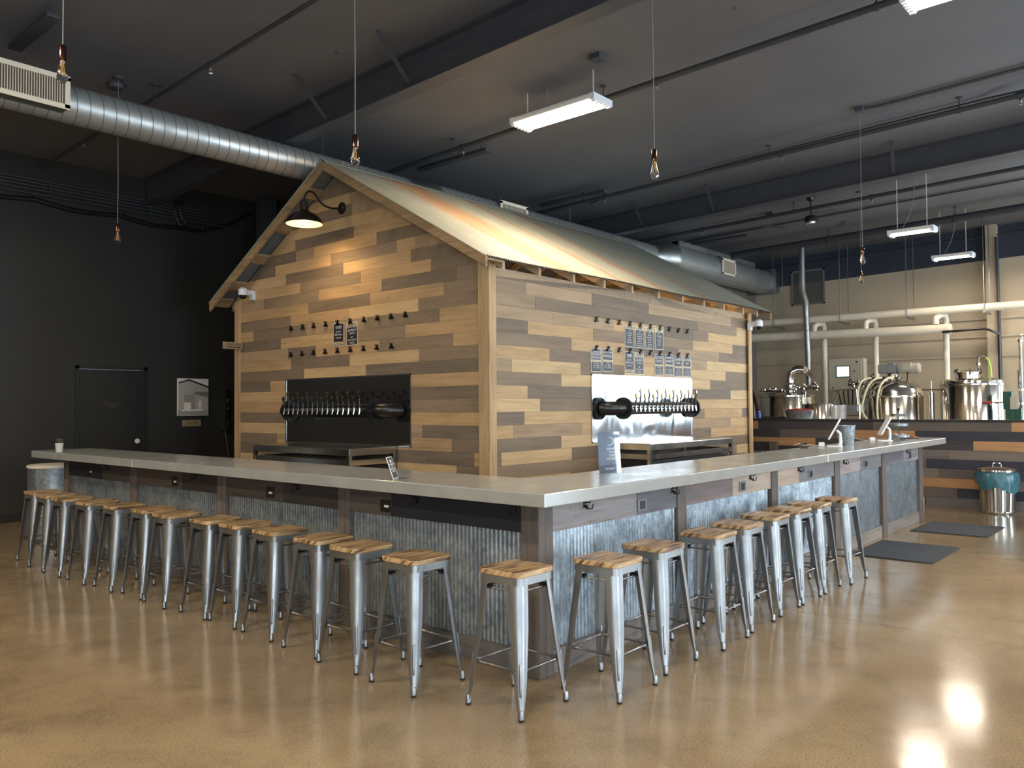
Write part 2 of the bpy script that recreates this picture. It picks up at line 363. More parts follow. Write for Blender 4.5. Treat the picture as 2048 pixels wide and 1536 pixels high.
def window(n,axis,pos,a,b,z0,z1,nx,nz):
    fr=MB()
    def bx(m,a0,a1,c0,c1,d=.05):
        if axis=='X': m.box(a0,a1,pos-.12-d/2,pos-.12+d/2,c0,c1)
        else: m.box(pos-.12-d/2,pos-.12+d/2,a0,a1,c0,c1)
    for i in range(nx+1): x=a+(b-a)*i/nx; bx(fr,max(a,x-.03),min(b,x+.03),z0,z1)
    for i in range(nz+1): z=z0+(z1-z0)*i/nz; bx(fr,a,b,max(z0,z-.03),min(z1,z+.03))
    o=struct('window_%d'%n,fr,MT['steelpaint'])
    g=MB(); bx(g,a+.01,b-.01,z0+.01,z1-.01,.006); g.build('window_pane',MT['pane'],o)
for i,(a,b,z0,z1) in enumerate(OPR): window(i+1,'X',YR,a,b,z0,z1,4,4)
window(5,'Y',XB,*OPB[0],4,2); window(6,'Y',XF+.3,*OPF[0],5,5)
# door in the left wall
mb=MB(); mb.box(DX0,DX1,YL+.01,YL+.055,.012,DZ); d=struct('door_1',mb,MT['blackdoor'])
mb=MB(); 
for x0,x1,z0,z1 in ((DX0-.05,DX0-.004,0,DZ+.05),(DX1+.004,DX1+.05,0,DZ+.05),(DX0-.05,DX1+.05,DZ+.004,DZ+.05)): mb.box(x0,x1,YL-.02,YL+.1,z0,z1)
mb.build('door_frame',MT['blackdoor'],d)
for z in (1.87,1.05,.22):
    mb=MB(); mb.tube([(DX0-.002,YL-.004,z),(DX0-.002,YL-.004,z+.11)],.009,8); mb.build('hinge',MT['stain'],d)
mb=MB(); mb.lathe([(.038,0),(.038,.012),(.03,.02),(.0,.022)],(2.216,YL+.01,1.038),20,RX(PI/2)); tag(mb.build('door_knob_plate',MT['enamel'],d),'pale round lock plate')
def text(body,size,M,loc,mat,parent,name='lettering',width=None):
    cu=bpy.data.curves.new(name,'FONT'); cu.body=body; cu.align_x='CENTER'; cu.align_y='CENTER'; cu.size=size; cu.extrude=.0004; cu.resolution_u=2
    if width: cu.size=min(size,width/(.56*max(len(l) for l in body.split('\n'))))
    cu.materials.append(mat); o=bpy.data.objects.new(name,cu); C.objects.link(o); o.parent=parent
    o.matrix_local=Matrix.Translation(loc)@M.to_4x4(); return o
text('EMPLOYEES\nONLY',.045,FY,(1.84,YL+.0095,1.58),MT['ventdark'],d)
mb=MB(); mb.box(XB,DX0-.055,YL-.015,YL,0,.11); mb.box(DX1+.055,12.5,YL-.015,YL,0,.11); struct('baseboard_left',mb,MT['blackdoor'])
# roof beams along Y
def ibeam(x,label,braces):
    t=thing('ceiling_beam',label,'beam',(x,0,0))
    zt=lambda y: ceilz(y)-.002; zb=lambda y: ceilz(y)-.373
    def sl(w,za,zb_): 
        m=MB(); y0,y1=YR+.01,YL-.01
        m.hexa([(-w/2,y0,za(y0)),(w/2,y0,za(y0)),(w/2,y1,za(y1)),(-w/2,y1,za(y1)),(-w/2,y0,zb_(y0)),(w/2,y0,zb_(y0)),(w/2,y1,zb_(y1)),(-w/2,y1,zb_(y1))]); return m
    sl(.012,zb,zt).build('web',MT['steelpaint'],t)
    sl(.19,lambda y:zb(y)-.016,zb).build('bottom_flange',MT['steelpaint'],t)
    sl(.19,lambda y:zt(y)-.014,zt).build('top_flange',MT['steelpaint'],t)
    for y in braces:
        m=MB(); m.beam((-.6,y-.12,ceilz(y)-.005),(-.02,y+.02,zb(y)),.05,.008); m.build('brace',MT['steelpaint'],t)
ibeam(2.35,'dark painted steel roof beam crossing above the near end of the hut',(3.572,4.988,.68))
ibeam(9.55,'dark painted steel roof beam behind the lit tubes, towards the brewery',(3.794,5.221,0.867,-1.33))
# steel column at left wall
t=MB(); t.box(4.10,4.36,9.28,9.5,0,ceilz(9.4)-.01); tag(t.build('steel_column',MT['steelpaint'],bevel=.006),'dark square steel column rising behind the left roof slope','column')

# ------------------------------------------------------------------ ceiling services
def pipe_run(x,z,y0,y1,r,heads,label,hang=(),slope=True):
    t=thing('sprinkler_pipe',label,'pipe',(x,0,0))
    zz=lambda y: z+(.026*(0-y) if slope else 0)
    m=MB(); m.tube([(0,y0,zz(y0)),(0,y1,zz(y1))],r,12); m.build('pipe',MT['duskpaint'],t)
    for y in heads:
        m=MB(); m.lathe([(r*1.25,-.05),(r*1.25,.05)],(0,y,zz(y)),12,RX(PI/2)); m.tube([(0,y,zz(y)),(0,y,zz(y)-r-.02)],.016,8); m.build('tee',MT['duskpaint'],t)
        m=MB(); m.lathe([(.016,0),(.016,-.02),(.009,-.028),(.009,-.05),(.02,-.053),(.02,-.056)][::-1],(0,y,zz(y)-r-.02),10); m.build('sprinkler_head',MT['chrome'],t)
    for y in hang:
        m=MB(); m.tube([(0,y,zz(y)),(0,y,ceilz(y)+.003)],.008,6); m.lathe([(r*1.3,-.012),(r*1.3,.012)],(0,y,zz(y)),12,RX(PI/2)); m.lathe([(.035,-.01),(.035,.004)],(0,y,ceilz(y)-.004),8); m.build('hanger',MT['duskpaint'],t)
    return t
pipe_run(.83,5.16,-7.1,9.6,.022,(8.15,4.97),'thin dark sprinkler pipe nearest the lamp-free left corner of ceiling',(6.2,3.0))
pipe_run(4.42,5.15,-7.1,9.6,.034,(1.91,4.9,-1.0),'dark sprinkler pipe running past the big lit tube fixture',(2.62,5.1,-.4))
pipe_run(7.86,5.15,-7.1,9.6,.034,(1.92,4.96,-1.0),'dark sprinkler pipe in front of the second roof beam',(2.1,-.35,5.4))
pipe_run(11.28,5.15,-7.1,9.6,.034,(1.73,4.96),'dark sprinkler pipe just behind the ceiling fan',(-.7,3.1))
pipe_run(13.9,5.08,-7.1,5.6,.078,(),'thick dark main pipe under the ceiling of the brewery',(1.0,3.4))
def conduit(pts,r,label,mat='duskpaint',name='conduit'):
    m=MB(); m.tube(pts,r,8); return tag(m.build(name,MT[mat]),label,'conduit')
cz=lambda y,d=.03: ceilz(y)-d
conduit([(8.11,5.432,cz(5.432,.14)),(8.025,4.956,cz(4.904,.10)),(8.194,4.27,cz(4.27,.05)),(8.11,2.685,cz(2.685)),(8.068,-0.591,cz(-0.591)),(7.951,-1.013,cz(-1.013,.08)),(7.951,-3.549,cz(-3.549,.1))],.014,'thin bent conduit beside the sprinkler pipe in front of the second beam')
conduit([(7.307,0.614,cz(0.571)),(7.349,0.466,cz(0.466)),(7.317,-6.191,cz(-6.191))],.02,'straight conduit leading from the ceiling box above the bar to the right')
conduit([(12.6,6.066,cz(6.066)),(12.548,-6.191,cz(-6.191))],.018,'long thin conduit ahead of the thick main pipe')
conduit([(16.246,6.1,cz(6.594,.22)),(16.246,-6.191,cz(-6.191,.22))],.02,'thin conduit under the ceiling close to the far wall')
conduit([(11.649,5.854,cz(5.854,.06)),(11.649,3.741,cz(3.741,.06))],.016,'short conduit with a black box left of the fan')
m=MB(); m.cbox((7.29,.66,ceilz(.66)-.03),(.1,.1,.06)); tag(m.build('junction_box',MT['steelpaint'],bevel=.004),'dark ceiling junction box from which a bulb hangs','electrical box')
m=MB(); m.cbox((3.72,2.21,ceilz(2.21)-.03),(.13,.13,.06)); tag(m.build('junction_box',MT['steelpaint'],bevel=.004),'dark ceiling junction box beside the big lit tube fixture','electrical box')
m=MB(); m.cbox((11.649,3.699,ceilz(3.699)-.04),(.14,.12,.07)); tag(m.build('junction_box',MT['steelpaint'],bevel=.004),'dark ceiling box at the end of the short conduit left of the fan','electrical box')
t=thing('smoke_detector','round dark smoke detector on the ceiling above the ventilation grille','detector',(.53,6.49,ceilz(6.49)))
m=MB(); m.lathe([(.05,-.055),(.075,-.05),(.085,-.02),(.085,0.002)],(0,0,0),20); m.build('housing',MT['steelpaint'],t)
m=MB(); m.lathe([(.1,-.004),(.1,.002)],(0,0,0),20); m.build('base',MT['duskpaint'],t)
# unlit strip lights
def strip(x,y0,y1,label,z=.14):
    yc=(y0+y1)/2; t=thing('unlit_strip_light',label,'ceiling light',(x,yc,ceilz(yc)-z),group='dark unlit strip lights')
    m=MB(); m.box(-.06,.06,y0-yc,y1-yc,0,.05); m.build('housing',MT['duskpaint'],t,bevel=.008)
    for y in (y0-yc+.15,y1-yc-.15):
        m=MB(); m.tube([(0,y,.05),(0,y,z+.004)],.006,6); m.build('hanger',MT['duskpaint'],t)
strip(4.8,4.79,6.18,'dark unlit strip light above the hut roof ridge')
strip(7.68,4.8,6.2,'dark unlit strip light above the far half of the ridge')
strip(-.6,5.08,6.1,'dark unlit strip light in the upper left corner of the ceiling')
strip(12.6,4.6,5.9,'dark unlit strip light far back near the spiral duct end')
# lit tube fixtures
def tubes(x,yc,z,L,W,n,label,wire=True):
    t=thing('tube_light_fixture',label,'ceiling light',(x,yc,z),group='lit fluorescent tube fixtures')
    zc=ceilz(yc)-z
    m=MB(); m.box(-W/2,W/2,-L/2,L/2,.03,.06); 
    for i in range(n+1):
        xx=-W/2+W*i/n; m.hexa([(xx-.006,-L/2,.0),(xx+.006,-L/2,.0),(xx+.006,L/2,.0),(xx-.006,L/2,.0),(xx-.012,-L/2,.03),(xx+.012,-L/2,.03),(xx+.012,L/2,.03),(xx-.012,L/2,.03)])
    m.build('reflector',MT['enamel'],t)
    for s in (-1,1):
        m=MB(); m.box(-W/2-.01,W/2+.01,s*L/2-.03,s*L/2+.03,-.012,.062)
        for i in range(n): m.cbox((-W/2+W*(i+.5)/n,s*L/2,-.02),(W/n*.55,.05,.02))
        m.build('end_cap',MT['white'],t,bevel=.004)
        m=MB(); pts=[(0,s*(L/2-.1),.06),(0.0,s*(L/2-.1),zc+.003)]
        k=max(4,int((zc-.06)/.03))
        for i in range(k): 
            a=pts[0]; zz=.06+(zc-.06)*i/k; q=(zc-.06)/k*1.15; h=.006
            if i%2: m.tube([(h,a[1],zz),(h,a[1],zz+q)],.0022,5); m.tube([(-h,a[1],zz),(-h,a[1],zz+q)],.0022,5)
            else: m.tube([(0,a[1]+h,zz),(0,a[1]+h,zz+q)],.0022,5); m.tube([(0,a[1]-h,zz),(0,a[1]-h,zz+q)],.0022,5)
        m.build('chain',MT['enamel'],t)
    for i in range(n):
        m=MB(); xx=-W/2+W*(i+.5)/n; m.tube([(xx,-L/2+.03,.005),(xx,L/2-.03,.005)],.013,8,False); m.build('tube',MT['tube'],t)
    if wire:
        m=MB(); m.tube(bez((0,L/2-.2,.06),(.05,L/2-.1,.15),(.1,L/2-.4,zc*.3),(.05,L/2-.35,zc),8),.006,6); m.build('power_cord',MT['cable'],t)
tubes(3.97,2.92,4.85,1.15,.34,6,'large lit tube fixture hanging above the hut roof and bar')
tubes(3.90,-1.37,4.85,1.15,.34,6,'lit tube fixture cut off by the top edge of the picture')
tubes(11.1,1.05,4.35,.655,.27,4,'lit tube fixture on long chains, the nearer of the two by the far wall')
tubes(14.13,1.10,4.35,.655,.27,4,'lit tube fixture on long chains, the farther of the two by the far wall')
for i,(x,y) in enumerate(((-3.4,6.6),(-3.4,2.7),(-3.4,-1.47),(-3.4,-5.6),(3.6,-5.6),(-7.0,6.6),(-7.0,2.7),(-7.0,-1.5))):  # those by the back wall are added to brighten the left floor
    tubes(x,y,4.85,1.2,.34,6,'lit tube fixture out of the picture, '+('behind the left end of the stool row','behind the camera on the left','behind the camera on the right','in the rear corner by the windows','by the windows on the right','added fill by the back wall on the left','added fill by the middle of the back wall','added fill by the back wall window')[i])
for i,(x,y) in enumerate(((13.0,-3.6),(10.3,-3.4),(6.9,-4.6),(14.6,-1.3))):  # the one beside the wall column is added to brighten the brewery
    tubes(x,y,4.3,1.2,.3,4,'lit tube fixture out of the picture on the right, '+('deepest in the brewery','over the plank partition','over the floor mats','added fill beside the wall column')[i])
# pendant bulbs
def pendant(x,y,zb,label,zt=None):
    """zb: bottom of bulb"""
    t=thing('pendant_bulb',label,'pendant light',(x,y,zb),group='pendant filament bulbs'); zt=(zt or ceilz(y))-zb
    m=MB(); m.lathe([(.0,0),(.014,.002),(.026,.014),(.032,.034),(.030,.056),(.022,.088),(.015,.115),(.0135,.14)],(0,0,0),20); m.build('bulb',MT['glass'],t)
    m=MB()
    for k in range(4):
        a=PI/2*k; m.tube([(.004*math.cos(a),.004*math.sin(a),.115),(.010*math.cos(a),.010*math.sin(a),.045)],.0016,6)
    m.tube([(0,0,.14),(0,0,.112)],.005,8); m.build('filament',MT['filament'],t)
    m=MB(); m.lathe([(.0165,.135),(.0215,.138),(.0215,.215),(.016,.225),(.004,.228)],(0,0,0),20); m.build('socket',MT['copper'],t)
    m=MB(); m.tube([(0,0,.225),(.004,.003,.225+(zt-.225)*.3),(-.003,0,.225+(zt-.225)*.65),(0,0,zt+.003)],.0035,6); m.build('cord',MT['cable'],t)
    m=MB(); m.lathe([(.05,-.02),(.055,0),(.055,.003)],(0,0,zt),16); m.build('canopy',MT['steelpaint'],t)
for x,y,z,l in ((-1.46,2.46,3.46,'filament bulb pendant in front of the ventilation grille, upper left'),(.475,6.3,3.315,'filament bulb pendant over the far left end of the bar'),(.3,1.95,3.25,'filament bulb pendant hanging just above the hut ridge line, over the left bar'),
    (1.90,.45,3.2,'filament bulb pendant below the big tube fixture, over the bar corner'),(7.29,.66,3.28,'filament bulb pendant over the far end of the right bar'),(11.4,1.97,3.64,'small far filament bulb pendant below another, near the brewery')): pendant(x,y,z,l)
# ceiling fan
t=thing('ceiling_fan','dark ceiling fan on a short rod, right of the roof','ceiling fan',(11.09,2.72,0)); zc=ceilz(2.72)
m=MB(); m.lathe([(.03,zc-.08),(.06,zc-.06),(.075,zc-.02),(.075,zc+.003)],(0,0,0),20); m.build('canopy',MT['iron'],t)
m=MB(); m.tube([(0,0,zc-.36),(0,0,zc-.06)],.014,10); m.build('downrod',MT['iron'],t)
m=MB(); m.lathe([(.05,4.77),(.11,4.785),(.116,4.83),(.095,4.885),(.04,4.91)],(0,0,0),24); m.build('motor',MT['iron'],t)
m=MB(); m.lathe([(.02,4.755),(.08,4.76),(.085,4.78)],(0,0,0),24); m.build('switch_cap',MT['chrome'],t)
for k in range(3):
    m=MB(); m.prism([(.1,-.03),(.62,-.055),(.66,-.03),(.66,.03),(.62,.055),(.1,.03)],4.835,4.842,RZ(.5+2*PI*k/3)@RX(.12)); m.build('blade',MT['duskpaint'],t)
# wires on left wall: conduits and sagging cable
for i,z in enumerate((4.735,4.69,4.64,4.59,4.53)):
    t=thing('wall_conduit','dark conduit high on the black wall, %s of five from the top'%ORD[i+1],'conduit',(0,YL-.05-.006*i,z))
    m=MB(); m.tube([(XB+.01,0,0),(4.1,0,-.01)],.014,8); m.build('pipe',MT['duskpaint'],t)
    m=MB()
    for x in (-2.0,.95,2.35,3.9): m.cbox((x,.02,0),(.03,.06+.012*i,.034))
    m.build('strap',MT['duskpaint'],t)
t=thing('cable_bundle','thick black cable sagging along the top of the black wall','cable',(0,YL-.06,0))
def sag(P):
    out=[]
    for a,b in zip(P,P[1:]):
        for k in range(6):
            f=k/6; out.append((a[0]+(b[0]-a[0])*f,0,a[1]+(b[1]-a[1])*f-.05*math.sin(PI*f)*abs(b[0]-a[0])**.5))
    return out+[(P[-1][0],0,P[-1][1])]
m=MB(); m.tube(sag([(XB+.02,4.5),(-1.6,4.46),(.76,4.45),(1.9,4.43),(2.9,4.40)]),.033,8); m.tube(sag([(2.9,4.40),(3.3,4.44),(4.1,4.86)]),.026,8); m.build('cable',MT['darkcable'],t)
for k,x in enumerate((2.82,2.9)):
    m=MB(); m.tube(bez((x,0,4.82),(x-.1,0,4.75),(x-.08,0,4.5),(x+.05+.06*k,0,4.42),8),.02,8); m.build('cable_tail',MT['darkcable'],t)
for x in (.76,1.9,3.2):
    m=MB(); m.tube([(x,-.04,4.41),(x,-.045,4.47),(x,.06,4.5)],.008,6); m.build('hook',MT['iron'],t)
MT['ductseam']=metal('spiral_seam_steel',lin(120,124,124),.5,.1,3,met=.6)
# ------------------------------------------------------------------ spiral duct
duct=thing('spiral_duct','long galvanised spiral air duct passing over the hut with side grilles','duct',(0,0,0))
def ductseg(x0,x1,y,z,r,pitch=.125):
    m=MB(); m.tube([(x0,y,z),(x1,y,z)],r,40)
    n=int((x1-x0)/pitch*14); pts=[]
    for i in range(n+1):
        t=i/14*2*PI; x=x0+pitch*i/14
        if x>x1: break
        pts.append((x,y+math.cos(t)*(r+.001),z+math.sin(t)*(r+.001)))
    o=m.build('duct_section',MT['duct'],duct); m=MB(); m.tube(pts,.006,4,False); m.build('spiral_seam',MT['ductseam'],o)
ductseg(-3.6,4.25,5.9,4.567,.187); ductseg(4.85,10.95,5.98,4.57,.235); ductseg(11.35,15.9,5.76,4.56,.295,.14)
def cone(a,b,ra,rb,name='reducer'):
    m=MB(); m.tube([a,(a[0]+.04,a[1],a[2]),(b[0]-.04,b[1],b[2]),b],[ra+.004,ra+.004,rb+.004,rb+.004],40); m.build(name,MT['ductcap'],duct)
cone((4.23,5.9,4.567),(4.87,5.98,4.57),.187,.235); cone((10.93,5.98,4.57),(11.37,5.76,4.56),.235,.295)
m=MB(); m.box(15.9,15.93,5.76-.36,5.76+.36,4.25,4.87); m.box(15.93,16.39,5.76-.25,5.76+.25,4.31,4.81); m.build('end_flange',MT['ductcap'],duct)
def grille(x0,x1,y0,y1,z0,z1,bars):
    m=MB(); m.box(x0,x1,y0+.012,y1,z0,z1); o=m.build('vent_box',MT['ductcap'],duct)
    m=MB(); w=.035
    m.box(x0-.012,x1+.012,y0,y0+.012,z0-.012,z0+w); m.box(x0-.012,x1+.012,y0,y0+.012,z1-w,z1+.012); m.box(x0-.012,x0+w,y0,y0+.012,z0,z1); m.box(x1-w,x1+.012,y0,y0+.012,z0,z1); m.build('grille_frame',MT['vent'],o)
    m=MB(); n=int((x1-x0-2*w)/bars)
    for i in range(1,n): x=x0+w+(x1-x0-2*w)*i/n; m.box(x-.003,x+.003,y0+.002,y0+.011,z0+w-.002,z1-w+.002)
    m.build('grille_bars',MT['vent'],o)
    m=MB(); m.box(x0+w-.005,x1-w+.005,y0+.0112,y0+.0118,z0+w-.005,z1-w+.005); m.build('grille_recess',MT['ventdark'],o)
grille(-1.33,-.28,5.6,5.8,4.42,4.72,.022); grille(6.1,6.75,5.72,5.9,4.44,4.755,.03); grille(13.09,13.73,5.42,5.7,4.41,4.75,.03)
for x in (2.9,8.2,12.6):
    m=MB(); m.tube([(x,5.95,4.65),(x,5.95,ceilz(5.95)+.003)],.006,6); m.build('hanger_rod',MT['rod'],duct)
m=MB(); m.tube([(14.0,5.9,4.75),(14.0,6.0,4.86),(14.15,6.05,4.93)],.09,14); m.build('branch_elbow',MT['ductcap'],duct)

# ------------------------------------------------------------------ hut
GX,SY,HX1,HY1=2.806,2.993,9.007,7.874           # gable face, side face, far and rear faces
RIDY,RIDZ,EAZ,OY,ROX0,ROX1=5.431,4.523,3.023,2.69,2.516,9.347
TAN=(RIDZ-EAZ)/OY
roofz=lambda y: RIDZ-TAN*abs(y-RIDY)
hut=thing('bar_hut','timber-clad hut with gabled metal roof standing behind the L-shaped bar','hut',(0,0,0))
T=[lin(*c) for c in ((198,166,122),(190,158,115),(203,174,130),(186,155,114))]
G=[lin(*c) for c in ((138,119,98),(130,113,94),(146,126,102),(124,109,92))]
Mm=[lin(*c) for c in ((168,144,114),(160,138,110),(174,149,118))]
def pick(prev):
    while 1:
        k=R.choices('TGM',(.42,.38,.20))[0]
        if k!=prev or R.random()<.35: return k
PH=.1415; Z0=1.180-9*PH
LAY={}   # boards as laid: (wall,row) -> [(end, tone)...]
LAY.update({('gable',6):[(3.45, 'G'), (99.0, 'T')],
('gable',7):[(3.19, 'T'), (3.92, 'G'), (99.0, 'G')],
('gable',8):[(3.52, 'G'), (6.85, 'T'), (99.0, 'G')],
('gable',9):[(3.98, 'G'), (5.27, 'M'), (99.0, 'T')],
('gable',10):[(5.78, 'T'), (99.0, 'G')],
('gable',11):[(5.78, 'G'), (99.0, 'T')],
('gable',12):[(5.78, 'G'), (99.0, 'T')],
('gable',13):[(7.01, 'T'), (99.0, 'G')],
('gable',14):[(4.97, 'G'), (6.23, 'T'), (99.0, 'G')],
('gable',15):[(4.03, 'G'), (5.28, 'T'), (6.52, 'G'), (99.0, 'T')],
('gable',16):[(3.49, 'T'), (4.71, 'G'), (5.97, 'T'), (6.59, 'G'), (99.0, 'M')],
('gable',17):[(4.26, 'T'), (5.37, 'G'), (6.76, 'T'), (99.0, 'G')],
('gable',18):[(3.7, 'T'), (4.93, 'G'), (6.18, 'M'), (7.43, 'G'), (99.0, 'T')],
('gable',19):[(4.04, 'G'), (5.29, 'T'), (6.53, 'T'), (99.0, 'G')],
('gable',20):[(3.63, 'G'), (4.89, 'T'), (6.13, 'G'), (99.0, 'T')],
('gable',21):[(3.43, 'G'), (4.67, 'G'), (5.91, 'T'), (6.14, 'G'), (7.16, 'G'), (99.0, 'M')],
('gable',22):[(3.83, 'G'), (5.06, 'T'), (6.31, 'G'), (99.0, 'T')],
('gable',23):[(4.16, 'G'), (5.4, 'T'), (6.64, 'G'), (99.0, 'T')],
('gable',24):[(4.08, 'M'), (4.4, 'T'), (5.65, 'G'), (6.89, 'T'), (99.0, 'G')],
('gable',25):[(4.76, 'G'), (6.01, 'T'), (6.41, 'M'), (99.0, 'G')],
('gable',26):[(4.17, 'M'), (5.19, 'T'), (6.42, 'G'), (99.0, 'T')],
('gable',27):[(5.36, 'T'), (99.0, 'T')],
('gable',28):[(5.23, 'M'), (99.0, 'G')],
('gable',29):[(5.26, 'M'), (99.0, 'T')],
('gable',30):[(99.0, 'G')],
('gable',31):[(99.0, 'G')],
('side',6):[(8.53, 'G'), (99.0, 'T')],
('side',7):[(3.01, 'G'), (4.24, 'T'), (99.0, 'G')],
('side',8):[(4.04, 'G'), (5.36, 'T'), (7.69, 'G'), (99.0, 'T')],
('side',9):[(3.21, 'T'), (4.44, 'M'), (5.97, 'T'), (8.33, 'M'), (99.0, 'T')],
('side',10):[(3.39, 'G'), (5.97, 'T'), (7.49, 'G'), (8.74, 'T'), (99.0, 'G')],
('side',11):[(3.66, 'T'), (5.98, 'G'), (99.0, 'T')],
('side',12):[(3.45, 'T'), (8.35, 'G'), (99.0, 'T')],
('side',13):[(4.05, 'G'), (7.68, 'T'), (99.0, 'G')],
('side',14):[(3.19, 'M'), (4.43, 'T'), (5.36, 'G'), (8.19, 'T'), (99.0, 'G')],
('side',15):[(3.84, 'T'), (4.67, 'G'), (7.15, 'T'), (7.58, 'M'), (99.0, 'T')],
('side',16):[(4.25, 'G'), (5.39, 'T'), (6.74, 'G'), (7.98, 'M'), (99.0, 'G')],
('side',17):[(3.46, 'G'), (4.69, 'T'), (7.17, 'G'), (8.44, 'T'), (99.0, 'G')],
('side',18):[(3.89, 'M'), (5.13, 'M'), (6.35, 'T'), (7.19, 'G'), (7.64, 'G'), (99.0, 'T')],
('side',19):[(3.59, 'M'), (4.82, 'G'), (7.32, 'G'), (8.59, 'G'), (99.0, 'T')],
('side',20):[(3.43, 'G'), (4.67, 'M'), (5.97, 'G'), (8.4, 'M'), (99.0, 'G')],
('side',21):[(3.92, 'G'), (6.41, 'M'), (7.65, 'G'), (99.0, 'M')]})
def clad(wall,a0,a1,top,put,name,base=.0):
    """rows of boards; put(a,b,c,d,z0,z1): bottom a..b, top c..d"""
    m=MB(); k=0
    while 1:
        z0=max(base,Z0+PH*k); z1=Z0+PH*(k+1); k+=1
        if z1<=base+.01: continue
        l0,h0=top(z0+.0005); 
        if h0-l0<.06: break
        if z1>4.6: break
        l1,h1=top(z1); 
        if h1-l1<.02: l1=h1=(l0+h0)/2
        segs=LAY.get((wall,k-1))
        if segs is None:
            segs=[]; x=a0-R.random()*.6; pr=''
            while x<a1:
                x+=R.choice((.35,.55,.7,.85,1.0,1.2)); pr=pick(pr); segs.append((x,pr))
        x=-99
        for e,kd in segs:
            s,x=x,e
            b0,b1=max(s,l0),min(e,h0); c0,c1=max(s,l1),min(e,h1)
            if b1-b0<.004: continue
            if c1<c0: c0=c1=min(max(c0,l1),h1)
            m.cur=R.choice({'T':T,'G':G,'M':Mm}[kd]); g=.0012; dz=R.random()*.0015
            put(m,b0+g,b1-g,max(c0,b0*0+c0)+g*(c1-c0>.01),c1-g*(c1-c0>.01),z0+.0008,z1-.0008,dz)
    return m.build(name,MT['plank'],hut)
fullg=lambda z:(max(SY,RIDY-(RIDZ-.03-z)/TAN),min(HY1,RIDY+(RIDZ-.03-z)/TAN))
def putX(x,t=.02):
    def f(m,b0,b1,c0,c1,z0,z1,dz):
        xx=x-dz
        m.hexa([(xx,b0,z0),(x+t,b0,z0),(x+t,b1,z0),(xx,b1,z0),(xx,c0,z1),(x+t,c0,z1),(x+t,c1,z1),(xx,c1,z1)])
    return f
def putY(y,t=.02):
    def f(m,b0,b1,c0,c1,z0,z1,dz):
        yy=y-dz
        m.hexa([(b0,yy,z0),(b1,yy,z0),(b1,y+t,z0),(b0,y+t,z0),(c0,yy,z1),(c1,yy,z1),(c1,y+t,z1),(c0,y+t,z1)])
    return f
clad('gable',SY,HY1,fullg,putX(GX),'gable_wall')
clad('side',GX,HX1,lambda z:(GX,HX1) if z<2.99 else (0,0),putY(SY),'side_wall')
clad('rear',SY,HY1,fullg,putX(HX1-.02),'rear_wall')
clad('hidden',GX,HX1,lambda z:(GX,HX1) if z<2.99 else (0,0),putY(HY1-.02),'back_side_wall')
def cboard(b): m=MB(); m.box(*b); m.build('corner_board',MT['post'],hut,bevel=.003)
zt=lambda y: roofz(y)-.11
cboard((GX-.025,GX,SY-.025,SY+.105,0,zt(SY)+.0)); cboard((GX-.025,GX+.085,SY-.05,SY-.025,0,zt(SY)-.02))
cboard((GX-.025,GX,HY1-.11,HY1+.02,0,zt(HY1)))
cboard((HX1-.085,HX1+.025,SY-.05,SY-.025,0,zt(SY)-.02)); cboard((HX1,HX1+.025,SY-.025,SY+.1,0,zt(SY)))
# corrugated roof sheets
def sheet(name,mat,side,x0,x1,dz,pitch=.036,amp=.006,zc=0):
    m=MB(); n=int((x1-x0)/pitch)*4; rows=[]
    for j in range(7):
        f=j/6; y=RIDY+side*(OY)*f; r=[]
        for i in range(n+1):
            x=x0+(x1-x0)*i/n; w=.006*math.sin(x*1.9+f*5)*(f>.9)
            r.append((x,y,RIDZ-(RIDZ-EAZ)*f+dz+amp*math.sin(2*PI*(x-x0)/pitch)+w))
        rows.append(r)
    if side<0: rows=[r[::-1] for r in rows]
    xs=[p[0] for p in rows[0]]
    m.strip(rows,True,False,lambda i,j:(xs[j],i/6*3.1+(7 if side<0 else 0)))
    return m.build(name,mat,hut,sharp=80)
for s in (-1,1):
    sheet('roof_sheet',MT['roof'],s,ROX0-.02,ROX1,.0); sheet('roof_lining',MT['soffit'],s,ROX0,ROX1-.01,-.014)
m=MB(); m.hexa([(ROX0-.02,RIDY-.1,RIDZ-.045),(ROX1,RIDY-.1,RIDZ-.045),(ROX1,RIDY,RIDZ+.012),(ROX0-.02,RIDY,RIDZ+.012),(ROX0-.02,RIDY-.1,RIDZ-.04),(ROX1,RIDY-.1,RIDZ-.04),(ROX1,RIDY,RIDZ+.017),(ROX0-.02,RIDY,RIDZ+.017)])
m.hexa([(ROX0-.02,RIDY,RIDZ+.012),(ROX1,RIDY,RIDZ+.012),(ROX1,RIDY+.1,RIDZ-.045),(ROX0-.02,RIDY+.1,RIDZ-.045),(ROX0-.02,RIDY,RIDZ+.017),(ROX1,RIDY,RIDZ+.017),(ROX1,RIDY+.1,RIDZ-.04),(ROX0-.02,RIDY+.1,RIDZ-.04)]); m.build('ridge_cap',MT['roof'],hut)
def rakepiece(x0,x1,side,f0,f1,zt_,zb):
    m=MB(); y0,y1=RIDY+side*OY*f0,RIDY+side*OY*f1; za,zb_=roofz(y0),roofz(y1)
    m.hexa([(x0,y0,za-zb),(x1,y0,za-zb),(x1,y1,zb_-zb),(x0,y1,zb_-zb),(x0,y0,za-zt_),(x1,y0,za-zt_),(x1,y1,zb_-zt_),(x0,y1,zb_-zt_)]); return m
